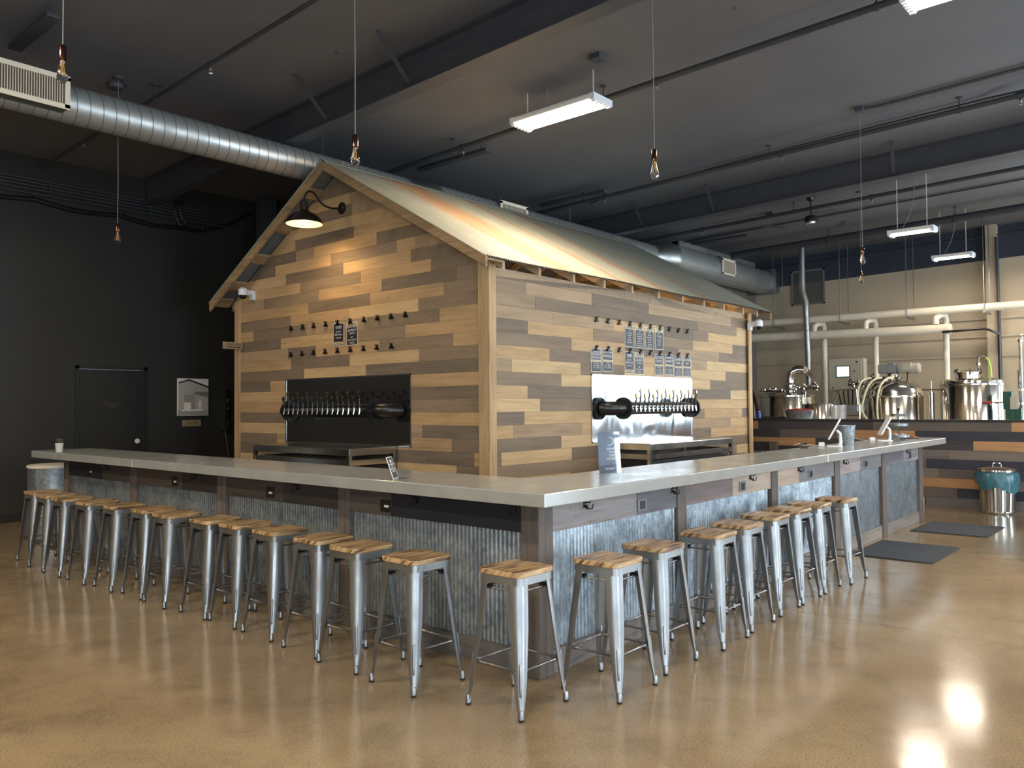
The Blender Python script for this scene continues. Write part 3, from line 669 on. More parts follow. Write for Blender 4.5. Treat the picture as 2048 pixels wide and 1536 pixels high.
for s in (-1,1):
    rakepiece(ROX0,ROX0+.03,s,0,1,.008,.118).build('barge_board',MT['barge'],hut,bevel=.004)
    rakepiece(ROX1-.03,ROX1,s,0,1,.018,.118).build('barge_board',MT['barge'],hut)
    for f in (.17,.40,.62,.83,.965):      # flat lookout boards under the gable overhang
        h=.028; rakepiece(ROX0+.031,GX+.0,s,f-h,f+h,.022,.052).build('lookout_board',MT['barge'],hut)
XR=[2.86,3.45,4.07,4.68,5.29,5.93,6.56,7.18,7.80,8.45,8.96]
for s in (-1,1):
    for x in XR: rakepiece(x-.019,x+.019,s,.02,.975,.024,.135).build('rafter',MT['rafter'],hut)
for y in (SY+.021,HY1-.06): m=MB(); m.box(GX+.03,HX1-.04,y,y+.039,2.9,2.985); m.build('wall_plate',MT['rafter'],hut)
# warm work light inside the roof space (its glow shows between the rafters)
t=thing('hut_work_light','warm bulb inside the roof space of the hut, seen only as glow at the eaves','light',(5.9,4.2,2.75))
m=MB(); m.lathe([(0,-.05),(.04,-.03),(.045,0),(.02,.05)],(0,0,0),12); m.build('bulb',emit('warm_bulb',lin(255,196,120),30),t)
m=MB(); m.tube([(0,0,.05),(0,0,1.08)],.005,6); m.build('cord',MT['darkcable'],t)
for x in (4.0,7.6):
    l=bpy.data.lights.new('hut_glow','POINT'); l.energy=GLOW; l.color=(1,.68,.36); l.shadow_soft_size=.08; o=bpy.data.objects.new('hut_glow',l); C.objects.link(o); o.location=(x,4.0,2.75)

# gooseneck barn lamp
L=thing('gooseneck_barn_lamp','dark bronze barn lamp on a gooseneck arm, lit, high on the gable','wall lamp',(GX,5.42,0))
m=MB(); m.lathe([(.075,0),(.075,.01),(.055,.022),(.02,.03)],(-.001,0,3.985),24,FX); m.build('wall_plate',MT['bronze'],L)
cx=-.55
pts=bez((-.02,0,3.985),(-.2,0,3.93),(-.3,0,3.96),(-.36,0,4.04),10)+bez((-.36,0,4.04),(-.42,0,4.13),(cx,0,4.14),(cx,0,3.96),10)[1:]
m=MB(); m.tube(pts,.0125,12); m.build('gooseneck_arm',MT['bronze'],L)
prof=[(.025,3.975),(.045,3.97),(.05,3.86),(.062,3.845),(.12,3.82),(.17,3.785),(.2,3.745),(.215,3.70)]
m=MB(); m.lathe(prof[::-1],(cx,0,0),40,None,True,False,True); m.build('lamp_shade',MT['bronze'],L)
m=MB(); m.lathe([(r-.004,z-.003) for r,z in prof[3:]],(cx,0,0),40,None,True,False,False); m.lathe([(.05,3.842),(.0,3.842)],(cx,0,0),40); m.build('shade_lining',MT['enamel'],L)
m=MB(); m.lathe([(0,3.72),(.025,3.728),(.034,3.755),(.025,3.79),(.014,3.82),(.014,3.84)],(cx,0,0),16); m.build('bulb',MT['bulbglow'],L)
l=bpy.data.lights.new('barn_lamp_light','SPOT'); l.energy=LAMP; l.color=(1,.72,.40); l.shadow_soft_size=.05; l.spot_size=2.6; l.spot_blend=.5; o=bpy.data.objects.new('barn_lamp_light',l); C.objects.link(o); o.location=(GX+cx,5.42,3.70)
# security cameras
def dome(loc,M,label):
    t=thing('security_camera',label,'camera',loc); 
    m=MB(); m.prism(rrect(.085,.13,.012),0,.05,M); m.build('wall_bracket',MT['white'],t,bevel=.004)
    m=MB(); d=M@Vector((0,0,1)); u=Vector((0,0,1)); p=d*.05+u*.035; q=d*.17+u*.035; m.tube([p,d*.12+u*.04,q],[.04,.045,.055],14); m.lathe([(.062,-.045),(.065,-.01),(.06,.04),(.04,.06),(0,.066)],q,20); m.build('arm',MT['white'],t)
    m=MB(); m.lathe([(0,-.1),(.03,-.092),(.05,-.07),(.056,-.045)],q,18); m.build('dome',MT['iron'],t)
dome((GX-.001,7.42,3.09),FX,'white dome security camera at the left end of the gable under the roof')
dome((HX1-.09,SY-.051,2.77),FY,'white dome security camera at the far right corner of the hut')
# restroom sign
t=thing('direction_sign','small wooden arrow sign reading Restrooms on the left corner post','sign',(2.632,7.68,2.40))
m=MB(); m.cbox((0,0,0),(.30,.016,.098)); m.build('board',MT['signwood'],t,bevel=.002)
m=MB(); m.box(.12,.148,.0085,.17,-.04,.03); m.build('bracket',MT['signwood'],t)
text('Restrooms',.05,FY,(0.02,-.0085,.02),MT['darkink'],t,width=.24)
m=MB(); m.box(-.09,.09,-.0095,-.008,-.027,-.017); m.prism([(.085,-.036),(.125,-.022),(.085,-.008)],.008,.0095,FY); m.build('arrow',MT['darkink'],t)
# backsplash panels
def splash(M,loc,label,wavy):
    t=thing('steel_backsplash',label,'panel',loc)
    m=MB(); m.prism([(-1.225,-.405),(1.225,-.405),(1.225,.405),(-1.225,.405)],.001,.006,M); m.build('sheet',MT['splash'] if wavy else MT['stain2'],t)
    m=MB()
    for a,b,c,d in ((-1.235,1.235,-.415,-.40),(-1.235,1.235,.40,.415),(-1.235,-1.22,-.415,.415),(1.22,1.235,-.415,.415)): m.prism([(a,c),(b,c),(b,d),(a,d)],.001,.012,M)
    m.build('edge_trim',MT['stain'],t)
MT['stain2']=metal('dark_reflecting_steel',lin(150,148,144),.13,.05,2)
splash(FX,(GX-.003,5.393,1.487),'stainless backsplash behind the taps on the gable wall',False)
splash(FY,(5.867,SY-.003,1.487),'wavy stainless backsplash behind the taps on the long side wall',True)
# clips and cards
def clip(M,loc,label,group):
    t=thing('bulldog_clip',label,'clip',loc,group=group); 
    m=MB(); Q=M@RZ(R.uniform(-.12,.12))
    m.prism([(-.028,-.03),(.028,-.03),(.030,-.014),(-.030,-.014)],.004,.03,Q); m.prism([(-.02,-.014),(.02,-.014),(.014,.002),(-.014,.002)],.006,.026,Q)
    m.build('jaw',MT['clip'],t)
    m=MB()
    for s in (-1,1): m.tube([Q@Vector((s*.012,-.004,.016)),Q@Vector((s*.018,.018,.026)),Q@Vector((s*.026,.03,.028)),Q@Vector((s*.010,.034,.026)),Q@Vector((s*.004,.004,.018))],.0035,6)
    m.tube([Q@Vector((0,0,.016)),Q@Vector((0,.03,.0))],.004,6); m.build('wing',MT['clip'],t)
rows=[('gable wall','upper',FX,[(GX-.001,y,2.572) for y in (6.497,6.235,5.995,5.74,5.497,5.243,4.982,4.73,4.487,4.239)],(5,6)),
      ('gable wall','lower',FX,[(GX-.001,y,2.228) for y in (6.503,6.249,6.0,5.75,5.499,5.245,4.992,4.743,4.483)],()),
      ('side wall','upper',FY,[(4.741+.2496*i,SY-.001,2.568) for i in range(10)],(4,5,6,7)),
      ('side wall','lower',FY,[(4.741+.2488*i,SY-.001,2.222) for i in range(10)],(1,2,4,5,7,8,9,10))]
for w,u,M,P,used in rows:
    for i,p in enumerate(P): clip(M,p,'%s black clip, %s from left, %s row, %s'%('card-holding' if i+1 in used else 'empty',ORD[i+1],u,w),'clips on the hut walls')
def card(M,loc,kind,lines,label,tilt=0):
    t=thing('menu_card',label,'card',loc,group='printed cards on the hut walls'); Q=M@RZ(tilt)
    P=lambda x,y,z: Q@Vector((x,y,z))
    def pl(x0,x1,y0,y1,z0,z1,nm,mt): m=MB(); m.prism([(x0,y0),(x1,y0),(x1,y1),(x0,y1)],z0,z1,Q); return m.build(nm,mt,t)
    pl(-.108,.108,-.141,.141,.003,.0045,'sheet',MT['paper'])
    if kind=='special': pl(-.1,.1,.092,.134,.0045,.005,'header_band',MT['cream']); pl(-.1,.1,-.134,.09,.0045,.005,'print',MT['print'])
    elif kind=='beer': pl(-.1,.1,.005,.134,.0045,.005,'print',MT['print']); pl(-.1,.1,-.018,.003,.0045,.005,'header_band',MT['cream']); pl(-.1,.1,-.134,-.02,.0045,.005,'print',MT['print'])
    else: pl(-.1,.1,-.134,.134,.0045,.005,'print',MT['print']); pl(-.09,.09,-.125,-.09,.005,.0054,'header_band',MT['cream'])
    for s,y,h,dk in lines: text(s,h,Q,P(0,y,.0055 if not dk else .0056),MT['darkink'] if dk else MT['ink'],t,width=.18)
WIFI=[('WIFI',.085,.062,0),('Network:',.035,.026,0),('BBB-Guest',0,.034,0),('Password:',-.04,.026,0),('bonesbeer',-.107,.026,1)]
SPEC=[('SPECIALS',.112,.04,1),('MONDAY-THURSDAY',.077,.02,0),('$4 PINTS',.04,.04,0),('(16OZ)',.005,.034,0),('$9',-.045,.034,0),('CLAW REFILLS',-.078,.028,0),('(32OZ)',-.112,.03,0)]
card(FX,(GX-.002,5.489,2.425),'wifi',WIFI,'black WIFI card with white lettering on the gable wall',-.02)
card(FX,(GX-.002,5.224,2.42),'special',SPEC,'SPECIALS card with pale header on the gable wall',.02)
def food(h,L): return [(h,.112,.034,1)]+[(s,.07-.03*i,.026,0) for i,s in enumerate(L)]
def beer(a,b,c,pr): return [(a,.098,.05,0),(b,.05,.05,0),(c,-.036,.018,0)]+[(s,-.065-.027*i,.03,0) for i,s in enumerate(pr)]
CS=[(5.487,2.411,'special',food('FLATBREAD',['$10','Italian Classic','Chipotle','Beet','Fall Ella','Margherita'])),(5.73,2.411,'special',food('PANINI',['$10','Hot Reuben','Santa Ana','Turkey Melt','Caprese','Three Cheese','Ham Round'])),(5.977,2.411,'special',food('SNACKS',['$10','Nachos','Pretzel Board','Popcorn','Olives','Hummus','Meat  $10'])),(6.223,2.413,'special',food('SIDES',['$10','Pickled Egg','Chips','Peanuts','Salsa','Cookie'])),
    (4.737,2.074,'beer',beer('CLAWWELL','BLUEBERRY\nLEMONADE','HARD SELTZER',['5 oz  $3.00','10 oz  $5.00'])),(4.988,2.082,'beer',beer('CLAWWELL','TANGELO','SELTZER',['5 oz  $3.00','10 oz  $5.00'])),(5.48,2.071,'wifi',WIFI),(5.714,2.066,'special',SPEC),
    (6.21,2.066,'beer',beer('DOUBLE','CROSS','STRONG ALE',['5 oz  $3.00','10 oz  $5.00','16 oz  $7.00'])),(6.477,2.073,'beer',beer('BARREN','HARVEST','IPA',['5 oz  $3.00','10 oz  $5.00','16 oz  $7.00'])),(6.727,2.058,'beer',beer('CRABBY','MAN','PALE ALE',['5 oz  $3.00','10 oz  $5.00','16 oz  $7.00'])),(6.977,2.062,'beer',beer('BLONDE','ALE','BLONDE',['5 oz  $3.00','10 oz  $5.00','16 oz  $7.00']))]
LB=['first of four menu cards in the upper row on the long side wall','second of four menu cards in the upper row on the long side wall','third of four menu cards in the upper row on the long side wall','last of four menu cards in the upper row on the long side wall',
    'beer card at the left end of the lower row on the side wall','beer card second from the left in the lower row on the side wall','WIFI card in the lower row on the long side wall','faded specials card beside the WIFI card on the side wall',
    'DOUBLE CROSS beer card above the backsplash on the side wall','beer card just right of the DOUBLE CROSS card','beer card two right of the DOUBLE CROSS card','beer card at the right end of the lower row on the side wall']
for (x,z,k,ln),lb in zip(CS,LB): card(FY,(x,SY-.002,z),k,ln,lb,R.uniform(-.02,.02))
# tap towers
def tower(Rot,loc,label,n=16):
    """local frame: x along the wall (to the right), y = out of the wall (negative), z up; wall plane y=0"""
    t=thing('tap_tower',label,'beer taps',loc); t.rotation_euler=(0,0,Rot); A=1.08; d=.2; r=.084
    def fl(m,c,M): 
        m.lathe([(.135,-.012),(.135,.012)],c,32,M)
        for k in range(8): a=2*PI*(k+.5)/8; m.lathe([(.011,-.022),(.011,.022)],Vector(c)+(M@Vector((.112*math.cos(a),.112*math.sin(a),0))),6,M)
    for s in (-1,1):
        m=MB(); m.tube([(s*A,-.002,0)]+[(s*(A-d+d*math.cos(q)),-d*math.sin(q)*1.0,0) for q in [PI/2*i/8 for i in range(9)]]+[(s*(A-d-.03),-d,0)],r,24); m.build('pipe_elbow',MT['iron'],t)
        m=MB(); fl(m,(s*A,-.014,0),RX(PI/2)); m.build('wall_flange',MT['iron'],t)
        m=MB(); fl(m,(s*(A-d-.03),-d,0),RY(PI/2)); m.build('pipe_flange',MT['iron'],t)
    m=MB(); m.tube([(-(A-d-.03),-d,0),((A-d-.03),-d,0)],r*.93,28); m.build('main_pipe',MT['iron'],t)
    for i in range(n):
        x=-.78+.1*i; yo=-d-r
        m=MB(); m.tube([(x,yo+.01,.01),(x,yo-.05,.01)],[.017,.013],10); m.lathe([(.021,-.004),(.021,.004)],(x,yo-.012,.01),12,RX(PI/2)); m.tube([(x,yo-.05,.035),(x,yo-.05,-.005),(x,yo-.062,-.045)],[.012,.015,.009],10); m.tube([(x-.022,yo-.05,.012),(x+.022,yo-.05,.012)],.006,8)
        tap=m.build('tap',MT['chrome'],t)
        h=.095 if i%2==0 else .155
        w=R.uniform(-.006,.006); y=yo-.05
        m=MB(); m.tube([(x,y,.03),(x,y,.075),(x+w,y-.003,.09),(x+w,y-.003,.03+h*.62),(x-w,y-.012,.03+h*.75),(x,y-.012,.03+h)],.0085,8)
        for zz in (.08,.03+h*.62): m.lathe([(.0125,-.009),(.0125,.009)],(x+w*.7,y-.003,zz),8)
        m.build('tap_handle',MT['iron'],tap)
        m=MB(); c=(x,y-.014,.03+h+.025); m.lathe([(.027,-.006),(.029,0),(.027,.006)],c,20,RX(PI/2)); m.build('handle_rim',MT['iron'],tap)
        m=MB(); m.lathe([(.021,.006),(.021,.0075),(.0,.0085)],c,20,RX(PI/2)); m.build('handle_badge',MT['brass'],tap)
tower(-PI/2,(GX-.01,5.37,1.487),'row of sixteen beer taps on a black iron pipe on the gable wall')
tower(0,(5.86,SY-.01,1.487),'row of sixteen beer taps on a black iron pipe on the long side wall')
# draft cabinets with drip trays
def cabinet(Rot,loc,W,D,label,H=1.075):
    """local: x along, y 0 at wall to -D front"""
    t=thing('draft_cabinet',label,'back bar',loc); t.rotation_euler=(0,0,Rot); h=W/2
    m=MB(); m.box(-h,h,-D,-.01,H-.078,H-.004); m.build('drip_tray_body',MT['stain'],t,bevel=.004)
    m=MB(); m.box(-h+.012,h-.012,-D+.012,-.02,H-.004,H); m.build('drip_grate',MT['perf'],t)
    for x in (-h+.02,h-.02):
        for y in (-D+.02,-.04):
            m=MB(); m.box(x-.02,x+.02,y-.02,y+.02,0,H-.078); m.build('leg',MT['stain'],t)
    m=MB(); m.box(-h+.04,h-.04,-D+.005,-D+.045,H-.185,H-.125); m.box(-h+.005,-h+.045,-D+.04,-.06,H-.185,H-.125); m.box(h-.045,h-.005,-D+.04,-.06,H-.185,H-.125); m.build('rail',MT['stain'],t)
    m=MB(); m.box(-h+.046,h-.046,-D+.05,-.05,.06,H-.20); m.build('cooler_body',MT['iron'],t)
    m=MB(); m.box(h-.2,h-.06,-D+.02,-D+.05,H-.25,H-.215); m.build('handle',MT['stain'],t)
    for i in range(2):
        m=MB(); x=-h+.06+i*(h-.05); m.box(x,x+h-.07,-D+.03,-D+.05,.12,H-.28); m.build('cooler_door',MT['steelpaint'],t,bevel=.004)
    m=MB(); m.tube(bez((h*.1,-.06,H-.1),(h*.2,-.2,H-.16),(h*.4,-.2,H-.14),(h*.5,-.06,H-.1),8),.008,6); m.build('drain_hose',MT['cable'],t)
cabinet(-PI/2,(GX-.01,5.345,0),1.9,.68,'stainless drip-tray cabinet under the taps of the gable wall')
cabinet(0,(5.86,SY-.01,0),2.12,.7,'stainless drip-tray cabinet under the taps of the long side wall')
# ------------------------------------------------------------------ bar
WL,WR,WD,ZT,ZB=7.379,8.378,.644,1.067,.992
top=thing('bar_worktop','L-shaped grey zinc bar top with thick rolled edge','bar top',(0,0,0))
def wt(poly,name): m=MB(); m.prism(poly,ZB,ZT); m.build(name,MT['zinc'],top,bevel=.006)
g=.001
wt([(0,4.834+g),(WD,4.834+g),(WD,WL),(0,WL)],'top_section')
wt([(0,0),(4.1-g,0),(4.1-g,WD),(WD,WD),(WD,4.834-g),(0,4.834-g)],'corner_section')
wt([(4.1+g,0),(WR,0),(WR,WD),(4.1+g,WD)],'top_section')
O=.22
GR=[lin(*c) for c in ((112,104,100),(128,118,112),(98,92,90),(140,130,120))]
DK=[lin(*c) for c in ((36,34,36),(84,74,66),(72,62,56),(62,58,58),(96,84,74))]
def front(name,label,toW,bounds,boards,outlets,hooks,end,flats,col):
    """toW(a,b,z): a along the run, b depth behind the front face"""
    t=thing(name,label,'bar front',(0,0,0))
    def bx(m,a0,a1,b0,b1,z0,z1):
        P=[toW(a,b,z) for z in (z0,z1) for a,b in ((a0,b0),(a1,b0),(a1,b1),(a0,b1))]
        if toW(1,0,0)[0]==toW(0,0,0)[0]: P=[P[i] for i in (3,2,1,0,7,6,5,4)]
        m.hexa(P); return m
    for a0,a1 in bounds: m=MB(); m.cur=(1,1,1,1); bx(m,a0,a1,0,.06,0,ZB-.001); m.build('post',MT['darkpost'],t,bevel=.004)
    for i,(b0,b1) in enumerate(zip(bounds,bounds[1:])):
        a0,a1=b0[1],b1[0]
        # corrugated sheet
        m=MB(); n=int((a1-a0)/.0085); z0,z1=.125,.81; am=.0015 if i in flats else .0058
        rows=[[toW(a0+(a1-a0)*j/n,.036+am*math.sin(2*PI*(a1-a0)*j/n/.034),z) for j in range(n+1)] for z in (z0,.35,.6,z1)]
        m.strip(rows,True); m.build('corrugated_panel',MT['galv'],t,sharp=80)
        m=MB(); m.cur=GR[(i*2+1)%4] if col else lin(104,98,92); bx(m,a0+.001,a1-.001,.012,.034,0,.134); m.build('kick_board',MT['weather'],t,bevel=.003)
    for a0,a1,c in boards: m=MB(); m.cur=lin(*c); bx(m,a0+.001,a1-.001,.010,.032,.803,ZB-.001); m.build('upper_board',MT['weather'],t,bevel=.002)
    for a in outlets:
        m=MB(); bx(m,a-.056,a+.056,.002,.0105,.826,.908); o=m.build('outlet_plate',MT['iron'] if not col else MT['motorgrey'],t,bevel=.003)
        m=MB(); bx(m,a-.032,a+.012 if not col else a-.018,-.001,.0025,.858,.874) if not col else bx(m,a-.03,a+.03,-.001,.0025,.84,.894)
        m.build('outlet_socket',MT['enamel'] if not col else MT['iron'],o)
    for a in hooks:
        m=MB(); z=.925; bx(m,a-.012,a+.012,.003,.0105,z-.012,z+.03)
        for s in (-1,1): m.tube([toW(a,.003,z),toW(a+s*.012,-.016,z-.02),toW(a+s*.026,-.03,z-.018),toW(a+s*.03,-.032,z+.008)],.0042,6)
        m.tube([toW(a,.003,z+.02),toW(a,-.03,z+.02),toW(a,-.042,z+.045)],.0042,6); m.build('coat_hook',MT['iron'],t)
    # back of the front and end closing board
    m=MB(); bx(m,bounds[0][0]+.02,bounds[-1][1],.061,.08,0,ZB-.001); m.build('backing',MT['greywall'],t)
    return t
BL=[(.22,.351),(1.93,2.05),(3.59,3.72),(5.25,5.385),(6.93,7.05)]
front('bar_counter','left run of the bar front with dark boards over corrugated metal',lambda a,b,z:(O+b,a,z),BL,
    [(.351,1.49,(34,34,38)),(1.49,1.93,(92,82,72)),(2.05,2.75,(62,54,50)),(2.75,3.59,(82,72,62)),(3.72,4.35,(58,50,46)),(4.35,5.25,(88,74,62)),(5.385,6.05,(78,68,60)),(6.05,6.93,(34,32,34))],
    [1.536,2.92,4.47,6.33],[.404,1.235,2.55,4.1,5.9],None,(),False)
BRt=[(.22+.061,.351),(1.77,1.90),(3.375,3.505),(4.90,5.05),(6.42,6.575),(7.96,8.13)]
front('bar_counter','right run of the bar front with grey boards over corrugated metal',lambda a,b,z:(a,O+b,z),BRt,
    [(.351,1.25,(150,142,138)),(1.25,1.77,(112,108,110)),(1.9,2.65,(132,116,110)),(2.65,3.375,(190,168,148)),(3.505,4.0,(196,172,150)),(4.0,4.9,(134,128,126)),(5.05,5.7,(178,160,152)),(5.7,6.42,(128,122,122)),(6.575,7.3,(112,108,110)),(7.3,7.96,(150,140,136))],
    [1.311,2.82,4.27,5.87,7.56],[.669,1.711,2.967,3.983,5.178,7.44],None,(3,4),True)
m=MB(); m.box(8.05,8.13,O+.081,WD-.03,0,ZB-.001); tag(m.build('end_panel',MT['darkpost']),'dark wooden end wall under the far right end of the bar top','panel')

# ------------------------------------------------------------------ stools
HS=.70; HT=.138; FT=.186
def make_stool():
    t=thing('bar_stool','x','stool',(0,0,0),group='metal bar stools along the bar')
    m=MB(); m.prism(rrect(2*HT+.016,2*HT+.016,.04,6),HS-.028,HS); m.build('seat',MT['seat'],t,bevel=.005)
    # sheet apron with rounded corners
    m=MB(); o=rrect(2*HT,2*HT,.03,6); ii=rrect(2*HT-.006,2*HT-.006,.027,6); z0,z1=HS-.066,HS-.0285
    m.strip([[(x*1.012,y*1.012,z0) for x,y in o],[(x,y,z1) for x,y in o],[(x,y,z1) for x,y in ii],[(x*1.012,y*1.012,z0) for x,y in ii],[(x*1.012,y*1.012,z0) for x,y in o]],True,True)
    m.build('seat_frame',MT['stool'],t,sharp=50)
    lv=[(HS-.030,HT,.066),(HS-.075,HT+.004,.066),(.42,HT+.022,.063),(.2,HT+.037,.048),(.11,HT+.042,.036),(.055,FT-.003,.024),(.012,FT+.003,.018)]
    for sx,sy in ((-1,-1),(1,-1),(1,1),(-1,1)):
        m=MB(); rows=[]
        for z,c,w in lv:
            r=w*.72; P=[(-w,0)]+[(-r+r*math.sin(q),-r+r*math.cos(q)) for q in [PI/2*i/6 for i in range(7)]]+[(0,-w)]
            k=.004; I=[(-w,-k)]+[(-r+(r-k)*math.sin(q),-r+(r-k)*math.cos(q)) for q in [PI/2*i/6 for i in range(7)]]+[(-k,-w)]
            row=[(sx*(c+x),sy*(c+y),z) for x,y in P+I[::-1]]
            rows.append(row if sx*sy>0 else row[::-1])
        m.strip(rows[::-1],True,True)
        n=len(rows[0]); b=len(m.v)-n; m.face([b+i for i in range(n)]); m.face([i for i in reversed(range(n))])
        # embossed rib on the outer corner
        d=Vector((sx,sy,0)).normalized()
        def w_(z):
            for (z1,_,a1),(z2,_,a2) in zip(lv,lv[1:]):
                if z2<=z<=z1: return a2+(a1-a2)*(z-z2)/(z1-z2)
        def rib(z):
            for (z1,c1,_),(z2,c2,_) in zip(lv,lv[1:]):
                if z2<=z<=z1: c=c2+(c1-c2)*(z-z2)/(z1-z2); break
            return Vector((sx*c,sy*c,z))-d*(.0085+.29*.72*w_(z))
        m.tube([rib(z) for z in (.272,.262,.22,.16,.115,.104)],[.003,.0085,.0085,.0085,.008,.003],10)
        leg=m.build('leg',MT['stool'],t,sharp=50)
        m=MB(); c=Vector((sx*(FT-.008),sy*(FT-.008),0)); m.lathe([(.0125,.0),(.0142,.004),(.0142,.012)],c,12); m.build('rubber_foot',MT['rubber'],leg)
        m=MB(); m.lathe([(.0145,.012),(.0145,.044),(.010,.054)],c,12); m.build('foot_sleeve',MT['stool'],leg)
    m=MB(); z=.225; c=HT+.028
    for a,b in (((-1,-1),(1,-1)),((1,-1),(1,1)),((1,1),(-1,1)),((-1,1),(-1,-1))):
        p=Vector((a[0]*c,a[1]*c,z)); q=Vector((b[0]*c,b[1]*c,z)); e=(q-p).normalized(); i_=Vector((-(a[0]+b[0])/2,-(a[1]+b[1])/2,0))*.014; p=p+i_; q=q+i_; m.tube([p+e*.026,p+e*.062,p+e*.068,q-e*.068,q-e*.062,q-e*.026],[.0105,.0105,.0062,.0062,.0105,.0105],10)
    m.build('footrest',MT['rod'],t)
    m=MB(); z=HS-.098; c=HT-.02
    for a,b in (((-1,-1),(1,-1)),((1,-1),(1,1)),((1,1),(-1,1)),((-1,1),(-1,-1))):
        p=Vector((a[0]*c,a[1]*c,z)); q=Vector((b[0]*c,b[1]*c,z)); m.tube([p,q],.005,8)
    m.build('upper_brace',MT['rod'],t)
    for sx,sy in ((-1,-1),(1,-1),(1,1),(-1,1)): m=MB(); m.cbox((sx*(c-.022),sy*(c-.022),z),(.026,.026,.022)); m.build('bumper',MT['rubber'],t,bevel=.003)
    return t
stool=make_stool()
SL=[(-.406,6.18),(-.45,5.703),(-.457,5.293),(-.437,4.786),(-.399,4.305),(-.36,3.842),(-.378,3.407),(-.345,2.866),(-.33,2.473),(-.335,2.019),(-.355,1.498),(-.387,1.077),(-.412,.553)]
SR=[(.197,-.32),(.73,-.281),(1.353,-.319),(1.837,-.288),(2.347,-.272),(2.788,-.266),(3.245,-.264),(3.728,-.319)]
first=True
def put(x,y,rz,label):
    global first
    o=stool if first else dup(stool); first=False
    o.location=(x+.19,y+.19,0); o.rotation_euler=(0,0,rz); o['label']=label
put(-.305,-.091,0,'metal bar stool with wooden seat standing right at the corner of the bar')
NS=len(SL)
for i,(x,y) in enumerate(SL[::-1]):
    n=i+1; lb='metal bar stool along the left run, %s from the corner stool'%ORD[n] if n<NS else 'metal bar stool at the far left end of the left run'
    put(x,y,R.uniform(-.03,.03),lb)
for i,(x,y) in enumerate(SR):
    n=i+1; lb='metal bar stool along the right run, %s from the corner stool'%ORD[n] if n<len(SR) else 'metal bar stool at the far end of the right run, next to the floor mat'
    put(x,y,R.uniform(-.03,.03),lb)
# give each stool its own turn of the plank pattern: seats share the mesh, material varies by object

# ------------------------------------------------------------------ things on and around the bar
t=thing('plastic_cup','clear cup of cloudy drink at the far left end of the bar','cup',(.055,6.72,ZT))
m=MB(); m.lathe([(.033,0),(.035,.003),(.047,.143),(.049,.145)],(0,0,0),24,None,True,True,False); m.build('cup',MT['acrylic'],t)
m=MB(); m.lathe([(.031,.003),(.0335,.01),(.041,.098),(0,.098)],(0,0,0),24); m.build('drink',MT['milk'],t)
# slanted table sign
t=thing('table_tent','narrow slanted black table sign on the left run of the bar','sign',(.135,1.33,ZT+.001))
n=Vector((.522,-.853,0)).normalized(); wv=Vector((0,0,1)).cross(n); tl=Vector((-.30,.49,1)).normalized()
t.rotation_euler=(0,0,math.atan2(wv.y,wv.x)); Q=RX(PI/2-.34)
m=MB(); m.prism([(-.052,0),(.052,0),(.052,.145),(-.052,.145)],-.002,.002,Q); m.build('acrylic_sleeve',MT['paper'],t)
m=MB(); m.prism([(-.047,.004),(.047,.004),(.047,.141),(-.047,.141)],.002,.0025,Q); m.build('print',MT['print'],t)
m=MB(); m.prism(rrect(.034,.02,.0099,6),.0025,.003,Matrix(Q)); o=m.build('emblem',MT['ink'],t); o.location=Q@Vector((0,.115,0))
text('ASK ABOUT\nOUR\nBEER CLUB\nTODAY',.02,Q,Q@Vector((0,.07,.003)),MT['ink'],t,width=.08)
m=MB(); m.box(-.052,.052,-.06,.012,0,.003); m.build('foot',MT['acrylic'],t)
# tall acrylic sign
t=thing('acrylic_sign_holder','tall clear acrylic sign holder on the right run near the corner','sign',(1.2645,.446,ZT)); t.rotation_euler=(0,0,-.235); Q=RX(PI/2-.06)
m=MB(); m.prism([(-.1,0),(.1,0),(.1,.279),(-.1,.279)],.0015,.004,Q); m.build('front_sheet',MT['acrylic'],t)
m=MB(); m.prism([(-.097,.055),(.097,.055),(.097,.277),(-.097,.277)],-.001,.001,Q); m.build('print',plain('slate_print',lin(120,128,146),.35,var=.2,scale=9),t)
m=MB(); m.prism([(-.097,.002),(.097,.002),(.097,.053),(-.097,.053)],-.001,.001,Q); m.build('print_footer',plain('slate_footer',lin(92,98,112),.35),t)
m=MB(); m.strip([[Q@Vector((.045*math.cos(a)*s-.0,.215+.03*math.sin(a)*s,.0012)) for a in [-1.9+3.4*i/16 for i in range(17)]] for s in (1,.82)],False); m.build('emblem',MT['ink'],t)
text('BREWERY\nTOURS\nEVERY\nSATURDAY',.024,Q,Q@Vector((.03,.13,.0012)),MT['ink'],t,width=.1)
text('ASK INSIDE',.016,Q,Q@Vector((0,.03,.0012)),MT['ink'],t,width=.12)
m=MB(); m.box(-.1,.1,-.045,.03,0,.003); m.build('foot',MT['acrylic'],t)
# point of sale stands
def pos(x,y,rz,label,sc=1):
    t=thing('tablet_stand',label,'till',(x,y,ZT),rz); t.scale=(sc,)*3
    m=MB(); m.prism(rrect(.16,.13,.03,5),0,.014); m.build('base',MT['white'],t,bevel=.004)
    m=MB(); m.tube([(.05,0,.012),(.06,0,.05),(.055,0,.14),(.02,0,.175)],[.02,.017,.016,.014],12); m.build('arm',MT['white'],t)
    m=MB(); M=RY(-.95); m.prism(rrect(.25,.185,.02,5),-.009,.009,RY(-1.07)); o=m.build('tablet',MT['white'],t,bevel=.003); o.location=(.0,0,.185)
    m=MB(); m.prism(rrect(.225,.16,.008,4),-.0105,-.0092,RY(-1.07)); m.build('screen',MT['iron'],o)
    m=MB(); m.cbox((-.13,.06,.022),(.06,.06,.044)); m.build('card_reader',MT['white'],t,bevel=.006)
    m=MB(); m.tube(bez((-.16,.06,.012),(-.3,.05,.0),(-.28,.16,.06),(-.42,.14,.004),10),.003,6); m.build('cable',MT['white'],t)
